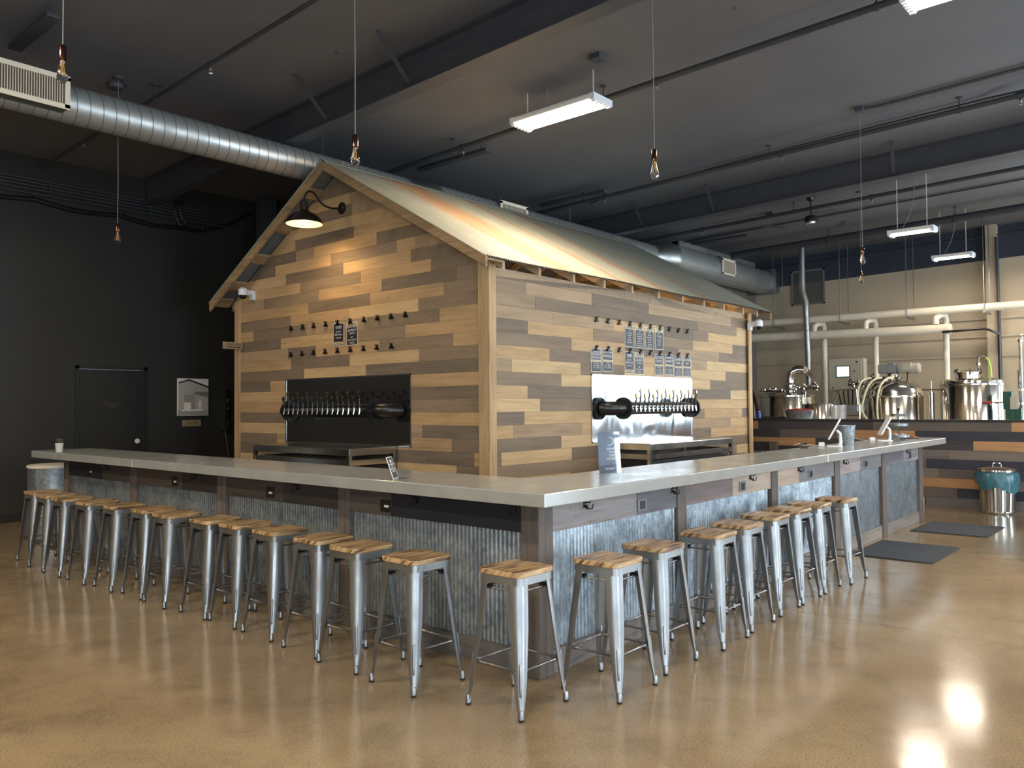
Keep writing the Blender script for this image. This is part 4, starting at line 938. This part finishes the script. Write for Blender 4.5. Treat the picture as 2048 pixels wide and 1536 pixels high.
pos(5.42,.40,-1.235,'white tablet till stand beside the metal bucket on the right bar')
pos(7.02,.36,-1.05,'white tablet till stand in front of the tiered tray near the bar end')
# bucket
t=thing('galvanised_bucket','galvanised metal bucket with side handles on the right bar','bucket',(5.78,.40,ZT))
m=MB(); m.lathe([(.072,0),(.072,.004),(.076,.012),(.095,.21),(.099,.214),(.097,.219),(.093,.214),(.074,.016),(0,.014)],(0,0,0),32); m.build('pail',MT['galv'],t)
for s in (-1,1):
    m=MB(); m.cbox((s*.094,0,.195),(.006,.03,.035)); m.lathe([(.012,-.004),(.012,.004)],(s*.098,0,.2),10,RY(PI/2)); m.build('ear',MT['galv'],t)
m=MB(); m.tube([(.1*math.cos(a),.012+.11*math.sin(a)*.4,.2-.05*math.sin(a)) for a in [PI*i/14 for i in range(15)]],.0028,6); m.build('bail_handle',MT['rod'],t)
# tiered stand
t=thing('tiered_tray_stand','three-tier galvanised tray stand at the far right bar end','stand',(7.46,.32,ZT))
for z,r in ((.03,.117),(.17,.1),(.29,.082)):
    m=MB(); m.lathe([(0,z),(r*.96,z),(r,z+.004),(r*1.03,z+.034),(r*1.05,z+.036),(r*1.0,z+.034),(r*.95,z+.006),(0,z+.006)],(0,0,0),32); m.build('tray',MT['galv'],t)
m=MB(); m.tube([(0,0,.03),(0,0,.37)],.006,8); m.lathe([(.016,.364),(.02,.38),(.01,.395),(0,.398)],(0,0,0),12); m.build('centre_rod',MT['iron'],t)
for k in range(3): m=MB(); a=k*2.1; m.tube([(.09*math.cos(a),.09*math.sin(a),0),(.09*math.cos(a),.09*math.sin(a),.031)],.009,8); m.build('foot',MT['iron'],t)
m=MB(); 
for k in range(7):
    a=k*.9; b=a+.75; rr=.1
    m.hexa([(0,0,.037),(rr*math.cos(a),rr*math.sin(a),.045+.03*(k%2)),(rr*1.05*math.cos(b),rr*1.05*math.sin(b),.05+.03*((k+1)%2)),(.01,.01,.037),(0,0,.039),(rr*math.cos(a),rr*math.sin(a),.047+.03*(k%2)),(rr*1.05*math.cos(b),rr*1.05*math.sin(b),.052+.03*((k+1)%2)),(.01,.01,.039)])
tag(m.build('paper_liner',MT['paper']),'crumpled white paper in the bottom tier of the tray stand','paper').location=(7.46,.32,ZT+.0005)
t=thing('snack_plate','flat plate of fried snacks at the very end of the right bar','plate',(7.98,.33,ZT))
m=MB(); m.lathe([(.07,0),(.11,.006),(.12,.012),(.118,.014),(.07,.006),(0,.005)],(0,0,0),28); m.build('plate',MT['galv'],t)
for k in range(7):
    m=MB(); a=R.random()*6; x,y=R.uniform(-.05,.05),R.uniform(-.05,.05); z=.014+.008*(k%3); m.tube([(x,y,z),(x+.03*math.cos(a),y+.03*math.sin(a),z+.012),(x+.05*math.cos(a+.6),y+.05*math.sin(a+.6),z+.002)],[.008,.01,.006],8)
    tag(m.build('fried_snack',MT['food']),'golden fried snack on the plate at the bar end','snack','fried snacks on the plate').location=(7.98,.33,ZT)
t=thing('card_terminal','small black card terminal on the right bar, left of the tills','card reader',(5.0,.565,ZT),.4)
m=MB(); m.hexa([(-.05,-.04,0),(.05,-.04,0),(.05,.04,0),(-.05,.04,0),(-.045,-.035,.02),(.045,-.035,.05),(.045,.035,.05),(-.045,.035,.02)]); m.build('body',MT['iron'],t,bevel=.004)
m=MB(); m.hexa([(-.035,-.03,.0245),(.0,-.03,.0362),(.0,.03,.0362),(-.035,.03,.0245),(-.035,-.03,.0257),(.0,-.03,.0374),(.0,.03,.0374),(-.035,.03,.0257)]); m.build('keypad',MT['motorgrey'],t)
# floor mats
for i,(x0,x1,y0,y1,l) in enumerate(((5.08,6.2,-.61,.17,'nearer dark rubber mat beside the right bar'),(7.08,8.09,-.69,.12,'farther dark rubber mat beside the right bar'))):
    t=thing('floor_mat',l,'mat',((x0+x1)/2,(y0+y1)/2,0),group='floor mats at the right bar'); w,d=x1-x0,y1-y0
    m=MB(); m.prism(rrect(w-.05,d-.05,.01,2),.0005,.011); m.build('pile',MT['mat'],t)
    m=MB(); m.prism(rrect(w,d,.015,3),.0004,.006); m.build('rubber_edge',MT['rubber'],t)
# trash can with liner
t=thing('trash_can','galvanised trash can with lid and teal liner by the plank wall','bin',(9.52,-.37,0))
n=60; m=MB(); rows=[]
for z,r,fl in ((0.0,.2,0),(.02,.205,0),(.04,.205,1),(.5,.232,1),(.53,.236,0),(.57,.24,0)):
    rows.append([((r-.006*fl*(k%2))*math.cos(2*PI*k/n),(r-.006*fl*(k%2))*math.sin(2*PI*k/n),z) for k in range(n)])
m.strip(rows,False,True); m.face(list(reversed(range(n)))); m.build('can_body',MT['stain'],t)
m=MB(); rows=[]
for z,f in ((.575,.0),(.545,.022),(.48,.032),(.42,.028),(.37,.022)):
    rows.append([((.238+f+.008*math.sin(k*1.7+z*20))*math.cos(2*PI*k/48),(.238+f+.008*math.sin(k*1.7+z*20))*math.sin(2*PI*k/48),z+(.035*math.sin(k*.55) if z<.4 else 0)-(.05*math.cos(2*PI*k/48+2.2) if z<.4 else 0)) for k in range(48)])
m.strip(rows[::-1],True,True); m.build('bin_liner',MT['bag'],t)
m=MB(); m.lathe([(.25,.572),(.254,.578),(.25,.6),(.2,.622),(.08,.64),(0,.644)],(0,0,0),40); lid=m.build('lid',MT['stain'],t)
m=MB(); m.tube([(0,.05,.636),(0,.05,.672),(0,.04,.684),(0,-.04,.684),(0,-.05,.672),(0,-.05,.636)],.008,8); m.build('lid_handle',MT['stain'],lid)
# grey drum at the left end of the bar
t=thing('metal_drum','grey metal drum with a pale rim past the left end of the bar','drum',(.42,7.82,0))
m=MB(); m.lathe([(.29,0),(.3,.004),(.3,.28),(.308,.29),(.3,.3),(.3,.56),(.308,.57),(.3,.58),(.3,.84)],(0,0,0),40); m.tube([(-.26,-.152,.01),(-.26,-.152,.84)],.004,6); m.build('body',MT['galv'],t)
m=MB(); m.lathe([(.302,.838),(.312,.842),(.312,.868),(.30,.874),(0,.870)],(0,0,0),40); m.build('lid',MT['pvc'],t)
# things on the black wall
t=thing('wall_picture','black and white canvas photo of a gabled barn on the black wall','picture',(3.087,YL-.001,1.707))
m=MB(); m.prism([(-.257,-.297),(.257,-.297),(.257,.297),(-.257,.297)],.0,.025,FY); m.build('canvas',MT['paper'],t)
def pic(poly,c,k,nm='print_area'): m=MB(); m.prism([(x*.257,y*.297) for x,y in poly],.0252+k*.0003,.0254+k*.0003,FY); m.build(nm,plain('print_%d_%d'%(c,k),lin(c,c*.97,c*.92),.8,var=.08,scale=14),t)
pic([(-.95,-.72),(1,-.72),(1,.52),(-.27,.93),(-.95,.78)],176,0); pic([(-.95,.72),(-.27,.88),(1,.50),(1,.60),(-.27,.97),(-.95,.80)],40,1); pic([(-.6,-.64),(.1,-.64),(.1,.12),(-.6,.12)],150,1); pic([(-.6,-.64),(-.15,-.64),(-.15,-.28),(-.6,-.28)],228,2)
pic([(.33,-.64),(.55,-.64),(.55,-.2),(.33,-.2)],228,1); pic([(-.99,-.99),(.99,-.99),(.99,-.68),(-.99,-.68)],160,1); pic([(-.8,-.74),(.7,-.74),(.6,-.66),(-.7,-.66)],235,2); pic([(.0,.18),(1,-.02),(1,.3),(.2,.3)],120,2)
t=thing('wall_plaque','small tan plaque below the barn picture','plaque',(3.07,YL-.001,1.293)); m=MB(); m.prism([(-.155,-.05),(.155,-.05),(.155,.05),(-.155,.05)],0,.008,FY); m.build('plate',MT['signwood'],t)
text('THE OLD BARN\nANNO 1920',.03,FY,(0,-.0085,.005),MT['darkink'],t,width=.2)
t=thing('wall_control_unit','black wall unit with dials and a hanging cord, half hidden by the hut','wall unit',(3.72,YL-.001,1.5))
m=MB(); m.prism(rrect(.34,.68,.02,3),0,.18,FY); m.build('housing',MT['blackdoor'],t,bevel=.006)
m=MB(); m.prism([(-.17,-.3),(-.09,-.3),(-.09,.31),(-.17,.31)],.1805,.20,FY); m.build('control_strip',MT['iron'],t)
for z in (.16,.12,.02,-.2,-.24):
    m=MB(); m.lathe([(.016,0),(.016,.012),(.012,.016),(0,.016)],(-.13,-.2,z),12,RX(PI/2)); m.build('dial',MT['stain'],t)
m=MB(); m.tube(bez((-.12,-.1,-.34),(-.1,-.1,-.55),(-.02,-.05,-.7),(.0,-.02,-.95),8),.005,6); m.tube([(.1,-.02,-.36),(.1,-.02,-1.0)],.006,6); m.build('cord',MT['cable'],t)
# ------------------------------------------------------------------ plank partition in front of the brewery
PX=9.85
pm=MB(); k=0; z=1.243
TN=[lin(*c) for c in ((178,134,92),(170,126,86))]; DKT=[lin(*c) for c in ((50,50,58),(46,48,60),(56,52,54),(62,58,60))]; GRT=[lin(*c) for c in ((104,96,92),(116,104,94),(96,86,80))]
RL=[  # per row from the top: (right end y, tone) going from left (+y) to right, ends are y values (descending)
 [(3.22,'T'),(2.85,'D'),(1.35,'D'),(-.50,'G'),(-1.5,'T'),(-2.6,'D'),(-9,'G')],
 [(2.85,'D'),(1.9,'G'),(.75,'T'),(-1.6,'D'),(-3,'G'),(-9,'D')],
 [(2.25,'T'),(1.0,'D'),(-.02,'D'),(-1.8,'T'),(-2.7,'G'),(-9,'D')],
 [(1.6,'D'),(.3,'G'),(-.86,'G'),(-2.2,'D'),(-9,'T')],
 [(.6,'G'),(-.9,'D'),(-2.4,'D'),(-9,'G')],
 [(1.2,'D'),(.44,'G'),(-.35,'G'),(-1.4,'D'),(-9,'T')],
 [(1.5,'T'),(.73,'G'),(-.32,'T'),(-1.2,'G'),(-9,'D')],
 [(.9,'D'),(.2,'G'),(-1.4,'D'),(-9,'G')],
 [(.62,'D'),(-.9,'G'),(-9,'D')]]
for r,segs in enumerate(RL):
    z1=1.243-.1385*r+.001; z0=z1-.1365; y=8.2
    if r==8: z0=.0
    for e,kd in segs:
        a=max(e,YR+.01)
        if a<y-.01: pm.cur=R.choice({'T':TN,'D':DKT,'G':GRT}[kd]); pm.box(PX-R.random()*.002,PX+.02,a+.001,y-.001,z0+.001,z1)
        y=e
PL=thing('plank_partition','waist-high wall clad in mixed dark and tan planks between bar and brewery','partition',(0,0,0))
pm.build('plank_cladding',MT['plank'],PL)
m=MB(); m.box(PX+.02,PX+.16,YR+.01,8.2,0,1.244); m.build('core',MT['greywall'],PL)
m=MB(); m.cur=lin(44,42,44); m.box(PX-.02,PX+.19,YR+.01,8.2,1.245,1.275); m.build('cap_board',MT['weather'],PL,bevel=.003)
m=MB(); m.box(PX-.012,PX-.003,.64,1.9,.0,.125); tag(m.build('trim_5',MT['pvc']),kind='structure')
t=thing('low_corrugated_panel','low corrugated metal panel with a grey post against the plank wall, right of the hut','panel',(0,0,0))
m=MB(); n=120; m.strip([[(PX-.045+.006*math.sin(2*PI*j*.9/n/.034),3.9-.9*j/n,z) for j in range(n+1)] for z in (0,.4,.74)],True); m.build('corrugated_panel',MT['galv'],t,sharp=80)
m=MB(); m.box(PX-.10,PX-.022,2.86,2.99,0,.89); m.build('post',MT['darkpost'],t); m=MB(); m.cur=lin(60,54,54); m.box(PX-.07,PX-.025,2.99,3.9,.745,.89); m.build('upper_board',MT['weather'],t)
ZC=1.276; XC=PX+.085
t=thing('drink_can','blue drink can on the partition next to the hut corner','can',(XC,3.245,ZC)); m=MB(); m.lathe([(.024,0),(.033,.008),(.033,.11),(.026,.122)],(0,0,0),20); m.build('body',MT['blue'],t); m=MB(); m.lathe([(.026,.122),(.026,.126),(0,.124)],(0,0,0),20); m.build('lid',MT['stain'],t)
t=thing('folded_cloth','black cloth lying in a heap on the partition','cloth',(XC,2.98,ZC))
m=MB(); n=20; m.strip([[(.07*(i/5-1)*(1-.1*math.sin(j)),.19*(j/n*2-1),.045*math.sin(PI*i/10)*(.6+.35*math.sin(j*.9+i)) +.002) for j in range(n+1)] for i in range(11)],True); m.strip([[(-.07,-.19,0),(-.07,.19,0)],[(.07,-.19,0),(.07,.19,0)]],False); m.build('cloth',MT['cloth'],t)
t=thing('oval_tub','galvanised oval tub with red contents standing on the partition','tub',(XC,2.54,ZC))
def oval(prof,m,n=40): m.strip([[(.07*r*math.cos(2*PI*k/n),.23*r*math.sin(2*PI*k/n),z) for k in range(n)] for r,z in prof],True,True)
m=MB(); oval([(.0,.0),(.93,0),(1.02,.13),(1.05,.135),(1.02,.14),(.98,.13),(.9,.01),(0,.008)],m); m.build('tub',MT['galv'],t)
m=MB(); oval([(.9,.1),(.92,.155),(.6,.17),(0,.172)],m); m.build('red_contents',MT['red'],t)
for s in (-1,1): m=MB(); m.tube([(0.02,s*.235,.1),(.02,s*.262,.105),(-.02,s*.262,.105),(-.02,s*.235,.1)],.004,6); m.build('handle',MT['rod'],t)

# ------------------------------------------------------------------ brewery
def tank(name,x,y,r,h,label,prof,leg=.35):
    t=thing(name,label,'tank',(x,y,0))
    m=MB(); m.lathe([(r*.9,leg),(r,leg+.06),(r,h-.02),(r*.985,h)],(0,0,0),56); m.build('shell',MT['tank'],t)
    m=MB(); m.lathe([(r*.985,h-.01)]+prof,(0,0,0),56,None,True,False,True); m.build('dome',MT['tank'],t)
    m=MB(); m.lathe([(r+.002,h-.05),(r+.012,h-.04),(r+.012,h-.015),(r-.01,h-.005)],(0,0,0),56,None,True,False,False); m.build('rim',MT['tank'],t)
    for k in range(4): m=MB(); a=PI/4+PI/2*k; m.tube([(r*.8*math.cos(a),r*.8*math.sin(a),0),(r*.8*math.cos(a),r*.8*math.sin(a),leg+.05)],.04,10); m.build('leg',MT['stain'],t)
    return t
def part(t,name,mat,fn,**k): m=MB(); fn(m); return m.build(name,MT[mat],t,**k)
def clampset(t,P,seed,n=10,s=.05):
    """stainless valves and fittings as one manifold part"""
    rr=random.Random(seed); m=MB(); p=Vector(P)
    for i in range(n):
        q=p+Vector((rr.uniform(-.06,.06),rr.uniform(-.28,.28),rr.uniform(.02,.10))); d=Vector((rr.uniform(-1,1),rr.uniform(-1,1),rr.uniform(-.4,1))).normalized()
        m.tube([q,q+d*.12],.022,10); m.lathe([(.035,-.012),(.04,0),(.035,.012)],q+d*.06,12,d.to_track_quat('Z','Y').to_matrix()); m.lathe([(.0,-.04),(.036,-.02),(.036,.02),(0,.04)],q,12)
    m.tube([p+Vector((0,-.3,.06)),p+Vector((0,.3,.06))],.03,10); m.build('valve_manifold',MT['tank'],t)
# left tank with flue
A=tank('brew_kettle',14.0,4.37,.605,1.72,'low stainless brew kettle on the left with bent flue pipe on its lid',[(.5,1.75),(.25,1.79),(0,1.8)])
part(A,'vapour_stack','tank',lambda m: (m.lathe([(.12,0),(.13,.04),(.13,.16),(.1,.2),(.1,.26)],(-.05,-.06,1.78),20),m.tube([(-.05,-.06,1.98),(-.05,-.06,2.12),(-.05,-.1,2.22),(0,-.2,2.27),(.05,-.32,2.26)],.095,20)))
clampset(A,(-.1,-.42,1.8),3); clampset(A,(-.2,.2,1.76),5,5)
part(A,'handrail','stain',lambda m: (m.tube([(-.62,-.5,1.2),(-.62,-.5,1.78),(-.62,-.62,1.78),(-.62,-.62,1.0)],.014,8),))
F=thing('flue_pipe','shiny galvanised flue rising from the left kettle through the ceiling','flue',(0,0,0))
part(F,'lower_pipe','ductcap',lambda m:m.tube([(15.0,4.28,1.95),(15.0,4.33,3.7)],.066,20)); part(F,'offset_elbow','ductcap',lambda m:m.tube([(15.0,4.33,3.68),(15.0,4.33,3.85),(15.0,4.39,4.08),(15.0,4.40,4.18),(15.0,4.40,4.28)],.073,20)); part(F,'upper_pipe','ductcap',lambda m:m.tube([(15.0,4.40,4.26),(15.0,4.40,ceilz(4.4)+.005)],.066,20))
part(F,'horizontal_pipe','tank',lambda m:(m.tube([(14.1,4.05,2.26),(15.0,4.28,2.2)],.08,20),)); part(F,'ceiling_collar','steelpaint',lambda m:m.lathe([(.16,-.03),(.16,.003)],(15.0,4.40,ceilz(4.4)),24))
for z in (2.6,3.2): part(F,'seam_band','ductcap',lambda m:m.lathe([(.068,-.012),(.072,0),(.068,.012)],(15.0,4.31,z),20))
# middle tank with motor
B=tank('mash_tun',14.0,2.22,.63,1.68,'middle stainless mash tun with domed top, hoses and a grey motor',[(.60,1.71),(.58,1.80),(.5,1.88),(.36,1.95),(.2,1.985),(.1,1.99)])
part(B,'motor_stand','stain',lambda m:(m.lathe([(.14,1.96),(.1,2.02),(.1,2.1),(.13,2.12)],(0,0,0),20),)); part(B,'gearbox','motorgrey',lambda m:(m.cbox((0,.08,2.215),(.2,.34,.17)),m.cbox((0,.02,2.32),(.1,.12,.05)),m.lathe([(.09,-.03),(.1,0),(.09,.03)],(0,-.12,2.215),20,RX(PI/2))),bevel=.012)
part(B,'motor','panelgrey',lambda m:(m.lathe([(.06,-.2),(.1,-.17),(.105,-.1),(.105,.17),(.08,.2)],(0,-.32,2.215),24,RX(PI/2)),m.cbox((-.1,-.3,2.25),(.08,.16,.14)))); part(B,'motor_cable','darkcable',lambda m:m.tube(bez((-.06,-.3,2.15),(-.1,-.32,2.05),(-.1,-.3,2.0),(-.05,-.28,1.93),6),.012,6))
part(B,'hatch','tank',lambda m:(m.lathe([(.3,0),(.31,.03),(.2,.07),(0,.08)],(-.28,.1,1.88),32,RY(-.35)),))
clampset(B,(-.2,.5,1.85),7,16); clampset(B,(-.1,.15,1.96),9,6)
for i,(y0,y1) in enumerate(((.42,.18),(.22,.34),(.0,-.02))): part(B,'clear_hose','beigehose',lambda m:m.tube(bez((-.3,y0-.1,2.03),(-.62,y0+.1,2.05),(-.72,y0+.12,1.6),(-.72,y1+.1,1.2),14),.022,8))
# right tank
D=tank('fermenter_tank',14.0,.80,.545,1.89,'tall stainless tank on the right with a hatch and green hose on top',[(.53,1.93),(.45,1.965),(.2,1.99),(0,2.0)])
part(D,'manway','tank',lambda m:(m.lathe([(.2,1.95),(.2,2.07),(.215,2.075),(.215,2.1),(.12,2.14),(0,2.15)],(-.12,.06,0),32),))
part(D,'hatch_clamp','iron',lambda m:[(m.tube([(-.12+.2*math.cos(a),.06+.2*math.sin(a),2.06),(-.12+.25*math.cos(a),.06+.25*math.sin(a),2.1),(-.12+.22*math.cos(a),.06+.22*math.sin(a),2.16)],.016,8)) for a in (1.2,2.6,3.6,4.9)])
part(D,'spray_pipe','tank',lambda m:(m.tube([(-.05,-.12,1.98),(-.05,-.12,2.36),(-.05,-.16,2.40),(-.05,-.26,2.38)],.022,10),m.lathe([(.04,-.02),(.04,.02)],(-.05,-.12,2.25),12)))
part(D,'green_hose','lime',lambda m:m.tube(bez((-.05,-.24,2.37),(-.05,-.34,2.3),(-.05,-.32,2.1),(-.05,-.33,2.0),8),.018,8))
part(D,'side_pipe','stain',lambda m:(m.tube([(-.2,.66,.4),(-.2,.66,1.72)],.05,12),m.tube([(-.2,.50,1.78),(-.2,.82,1.78)],.016,8),m.tube([(-.2,.66,1.72),(-.2,.66,1.95)],.012,8)))
part(D,'red_valve','red',lambda m:m.tube([(-.50,-.28,1.52),(-.52,-.42,1.53)],.022,8)); part(D,'outlet_pipe','tank',lambda m:(m.tube([(-.45,-.42,1.53),(-.45,-.75,1.53)],.02,8),m.lathe([(.035,-.02),(.035,.02)],(-.45,-.48,1.53),12,RX(PI/2))))
# control cabinet
K=thing('control_cabinet','grey control cabinet with a small lit screen between the tanks','control panel',(15.0,3.42,0))
part(K,'housing','panelgrey',lambda m:m.box(-.12,.1,-.375,.375,1.815,2.51),bevel=.008); part(K,'door_panel','panelgrey',lambda m:m.box(-.135,-.121,-.33,.365,1.83,2.49),bevel=.004)
part(K,'screen_bezel','iron',lambda m:m.box(-.145,-.136,-.09,.21,2.10,2.355)); s_=part(K,'screen','screen',lambda m:m.box(-.147,-.1455,-.07,.19,2.12,2.335))
for y,z in ((-.18,2.23),(-.24,2.43),(.29,1.87),(-.24,1.87)): part(K,'knob','iron',lambda m:m.lathe([(.016,0),(.016,.02),(0,.022)],(-.136,y,z),12,FX))
for y in (-.22,.28): part(K,'stand_leg','panelgrey',lambda m:m.box(-.04,.04,y-.04,y+.04,0,1.82))
part(K,'cable_glands','iron',lambda m:[m.tube([(-.02,-.3+.1*i,1.82),(-.02,-.3+.1*i,1.74),(-.02,-.25+.08*i,1.5)],.016,6) for i in range(6)])
# white pipes
V=thing('white_pipe','long white pipe along the back of the brewery, the upper of two','pipe',(15.25,0,0)); part(V,'pipe','pvc',lambda m:m.tube([(0,6.14,3.475),(0,YR+.01,3.41)],.083,24))
for y in (5.16,3.62,2.23,.78,-.9,-2.6): 
    part(V,'trapeze_bracket','ductcap',lambda m:m.box(-.14,.5,y-.02,y+.02,3.33,3.37))
    for dx in (-.1,.46): part(V,'hanger_rod','rod',lambda m:m.tube([(dx,y,3.33),(dx,y,ceilz(y)+.003)],.008,6))
V=thing('white_pipe','thick white pipe ending in a cap, the lower of two, with three drops','pipe',(15.2,0,0)); part(V,'pipe','pvc',lambda m:m.tube([(0,6.14,3.13),(0,1.47,3.055)],.1,24)); part(V,'end_cap','pvc',lambda m:m.lathe([(.107,-.05),(.107,.05),(.09,.07),(0,.075)],(0,1.46,3.055),24,RX(PI/2)))
for y in (4.09,2.96,1.55):
    part(V,'drop_pipe','pvc',lambda m:m.tube([(0,y+.13,3.16),(0.02,y+.13,3.3),(.1,y+.07,3.36),(.2,y,3.36),(.26,y,3.28),(.26,y,3.05),(.26,y,1.1)],.06,16))
m=MB(); m.tube([(15.0,1.52,2.98),(15.0,.75,3.0),(15.0,.66,2.96),(15.3,.56,2.9),(15.3,.56,1.2)],.026,10); tag(m.build('conduit',MT['iron']),'black pipe bending down beside the beige column','pipe')
m=MB(); m.tube([(16.1,.66,.0),(16.1,.70,5.0)],.03,10); tag(m.build('conduit',MT['steelpaint']),'dark vertical conduit next to the beige wall column','pipe')
t=thing('louvre_vent','large grey louvre vent high on the far wall','vent',(XF-.001,4.8,4.39))
part(t,'frame','greywall',lambda m:(m.box(-.03,0,-.41,.41,-.43,-.39),m.box(-.03,0,-.41,.41,.39,.43),m.box(-.03,0,-.41,-.37,-.43,.43),m.box(-.03,0,.37,.41,-.43,.43)))
part(t,'louvres','greywall',lambda m:[m.hexa([(-.028,-.37,z),(-.004,-.37,z+.022),(-.004,.37,z+.022),(-.028,.37,z),(-.028,-.37,z+.003),(-.004,-.37,z+.026),(-.004,.37,z+.026),(-.028,.37,z+.003)]) for z in [-.39+.027*i for i in range(29)]])
# odds and ends behind the partition
t=thing('hose_coil','maroon hose hanging in a loop at the left edge of the brewery','hose',(12.0,4.3,0))
part(t,'hose','hose',lambda m:[m.tube(bez((.0,.1+.02*i,.9),(-.02*i,.12,2.0+.04*i),(0,-.04-.03*i,2.0+.03*i),(0,-.17-.02*i,.9),14),.028,8) for i in range(3)]); part(t,'hose_post','stain',lambda m:m.tube([(.08,.0,0),(.08,0,1.8),(.0,0,1.82)],.02,8))
t=thing('green_pump_unit','dark green machine with a pale panel beside the right tank','machine',(13.5,.06,0))
part(t,'body','green',lambda m:(m.box(-.12,.12,-.02,.1,0,1.45),m.box(-.1,.1,.0,.14,1.4,1.72)),bevel=.01); part(t,'panel','panelgrey',lambda m:m.box(-.14,-.121,-.10,.02,1.4,1.62)); part(t,'bracket','green',lambda m:m.box(-.1,.1,-.14,-.02,1.2,1.42))
t=thing('pipe_frame','upright stainless pipe frame at the right edge of the brewery','pipe',(14.0,-.06,0)); part(t,'uprights','stain',lambda m:(m.tube([(0,.06,0),(0,.06,2.68),(0,.03,2.75),(0,-.05,2.78),(0,-.12,2.74),(0,-.14,0)],.028,10),m.tube([(0,.1,1.0),(0,.1,2.1),(0,.06,2.12)],.016,8)))
part(t,'fitting','tank',lambda m:[m.lathe([(.045,-.02),(.045,.02)],(0,.06,z),12) for z in (1.5,1.75,2.65)])
t=thing('steel_tote','brown-grey steel vessel behind the partition, left of the control cabinet stand','vessel',(12.2,3.05,0)); part(t,'body','tank',lambda m:m.lathe([(.3,.3),(.3,1.5),(.29,1.52),(.29,1.4)],(0,0,0),32,None,True,True,False)); part(t,'leg','stain',lambda m:[m.tube([(.22*math.cos(a),.22*math.sin(a),0),(.22*math.cos(a),.22*math.sin(a),.34)],.025,8) for a in (.5,2.6,4.7)])
t=thing('plastic_sheet_rack','pale plastic sheet hanging on a metal rack beside the steel vessel','rack',(12.2,2.55,0)); part(t,'rack','stain',lambda m:(m.tube([(0,.2,0),(0,.2,1.5),(0,-.25,1.5),(0,-.25,0)],.014,8),m.tube([(.0,.25,1.5),(0,.1,1.78),(.0,-.2,1.78),(0,-.22,1.5)],.014,8),m.tube([(0,-.25,1.3),(0,.2,1.3)],.01,8)))
part(t,'sheet','white',lambda m:m.strip([[(-.03+.015*math.sin(j*1.3),.18-.03*j+(1.5-z)*.06,z) for j in range(8)] for z in (1.5,1.3,1.0)],True)); part(t,'blue_box','motorgrey',lambda m:m.box(-.1,.1,-.24,-.05,1.38,1.48)); part(t,'blue_box','motorgrey',lambda m:m.box(-.1,.1,-.24,-.05,1.1,1.2))
# table corner at the right edge
t=thing('white_table','corner of a white table top at the right edge of the picture','table',(8.6,-1.05,0)); part(t,'table_top','white',lambda m:m.box(-.4,.4,-.5,.0,.72,.75),bevel=.004)
for x in (-.35,.35):
    for y in (-.45,-.06): part(t,'leg','iron',lambda m:m.box(x-.02,x+.02,y-.02,y+.02,0,.72))

# ------------------------------------------------------------------ light
w=bpy.data.worlds.new('sky'); bpy.context.scene.world=w; w.use_nodes=True
w.node_tree.nodes['Background'].inputs[0].default_value=(.62,.80,1,1); w.node_tree.nodes['Background'].inputs[1].default_value=WORLD
def area(loc,rot,sx,sy,energy,col,name='window_daylight'):
    l=bpy.data.lights.new(name,'AREA'); l.shape='RECTANGLE'; l.size=sx; l.size_y=sy; l.energy=energy; l.color=col
    o=bpy.data.objects.new(name,l); C.objects.link(o); o.location=loc; o.rotation_euler=rot; return o
for (a,b,z0,z1),e in zip(OPR,WINE): area(((a+b)/2,YR-.3,(z0+z1)/2),(PI/2,0,0),b-a,z1-z0,e,(.72,.86,1))
a,b,z0,z1=OPF[0]; area((XF+.35,(a+b)/2,(z0+z1)/2),(0,PI/2,0),z1-z0,b-a,WINF,(.75,.88,1))
a,b,z0,z1=OPB[0]; area((XB-.3,(a+b)/2,(z0+z1)/2),(0,-PI/2,0),z1-z0,b-a,WINB,(.75,.88,1))

# ------------------------------------------------------------------ camera
cam=bpy.data.cameras.new('camera'); cam.sensor_width=36; cam.lens=FPX/2048*36; cam.clip_start=.05; cam.clip_end=100
co=bpy.data.objects.new('camera',cam); C.objects.link(co)
yaw=PI/4+YAW; fw=Vector((math.cos(yaw)*math.cos(PITCH),math.sin(yaw)*math.cos(PITCH),math.sin(PITCH))); rt=Vector((math.sin(yaw),-math.cos(yaw),0)); up=rt.cross(fw)
r2=rt*math.cos(ROLL)+up*math.sin(ROLL); u2=up*math.cos(ROLL)-rt*math.sin(ROLL)
co.matrix_world=Matrix(((r2.x,u2.x,-fw.x,CX),(r2.y,u2.y,-fw.y,CY),(r2.z,u2.z,-fw.z,CZ),(0,0,0,1)))
sc=bpy.context.scene; sc.camera=co
vs=sc.view_settings; vs.view_transform='Standard'; vs.look='None'; vs.gamma=1; vs.use_curve_mapping=False; vs.exposure=EXPO

# lettering as real meshes
bpy.context.view_layer.update(); dg=bpy.context.evaluated_depsgraph_get()
for o in [o for o in bpy.data.objects if o.type=='FONT']:
    me=bpy.data.meshes.new_from_object(o.evaluated_get(dg)); n=bpy.data.objects.new('lettering',me); C.objects.link(n); n.parent=o.parent; n.matrix_local=o.matrix_local.copy(); bpy.data.objects.remove(o)
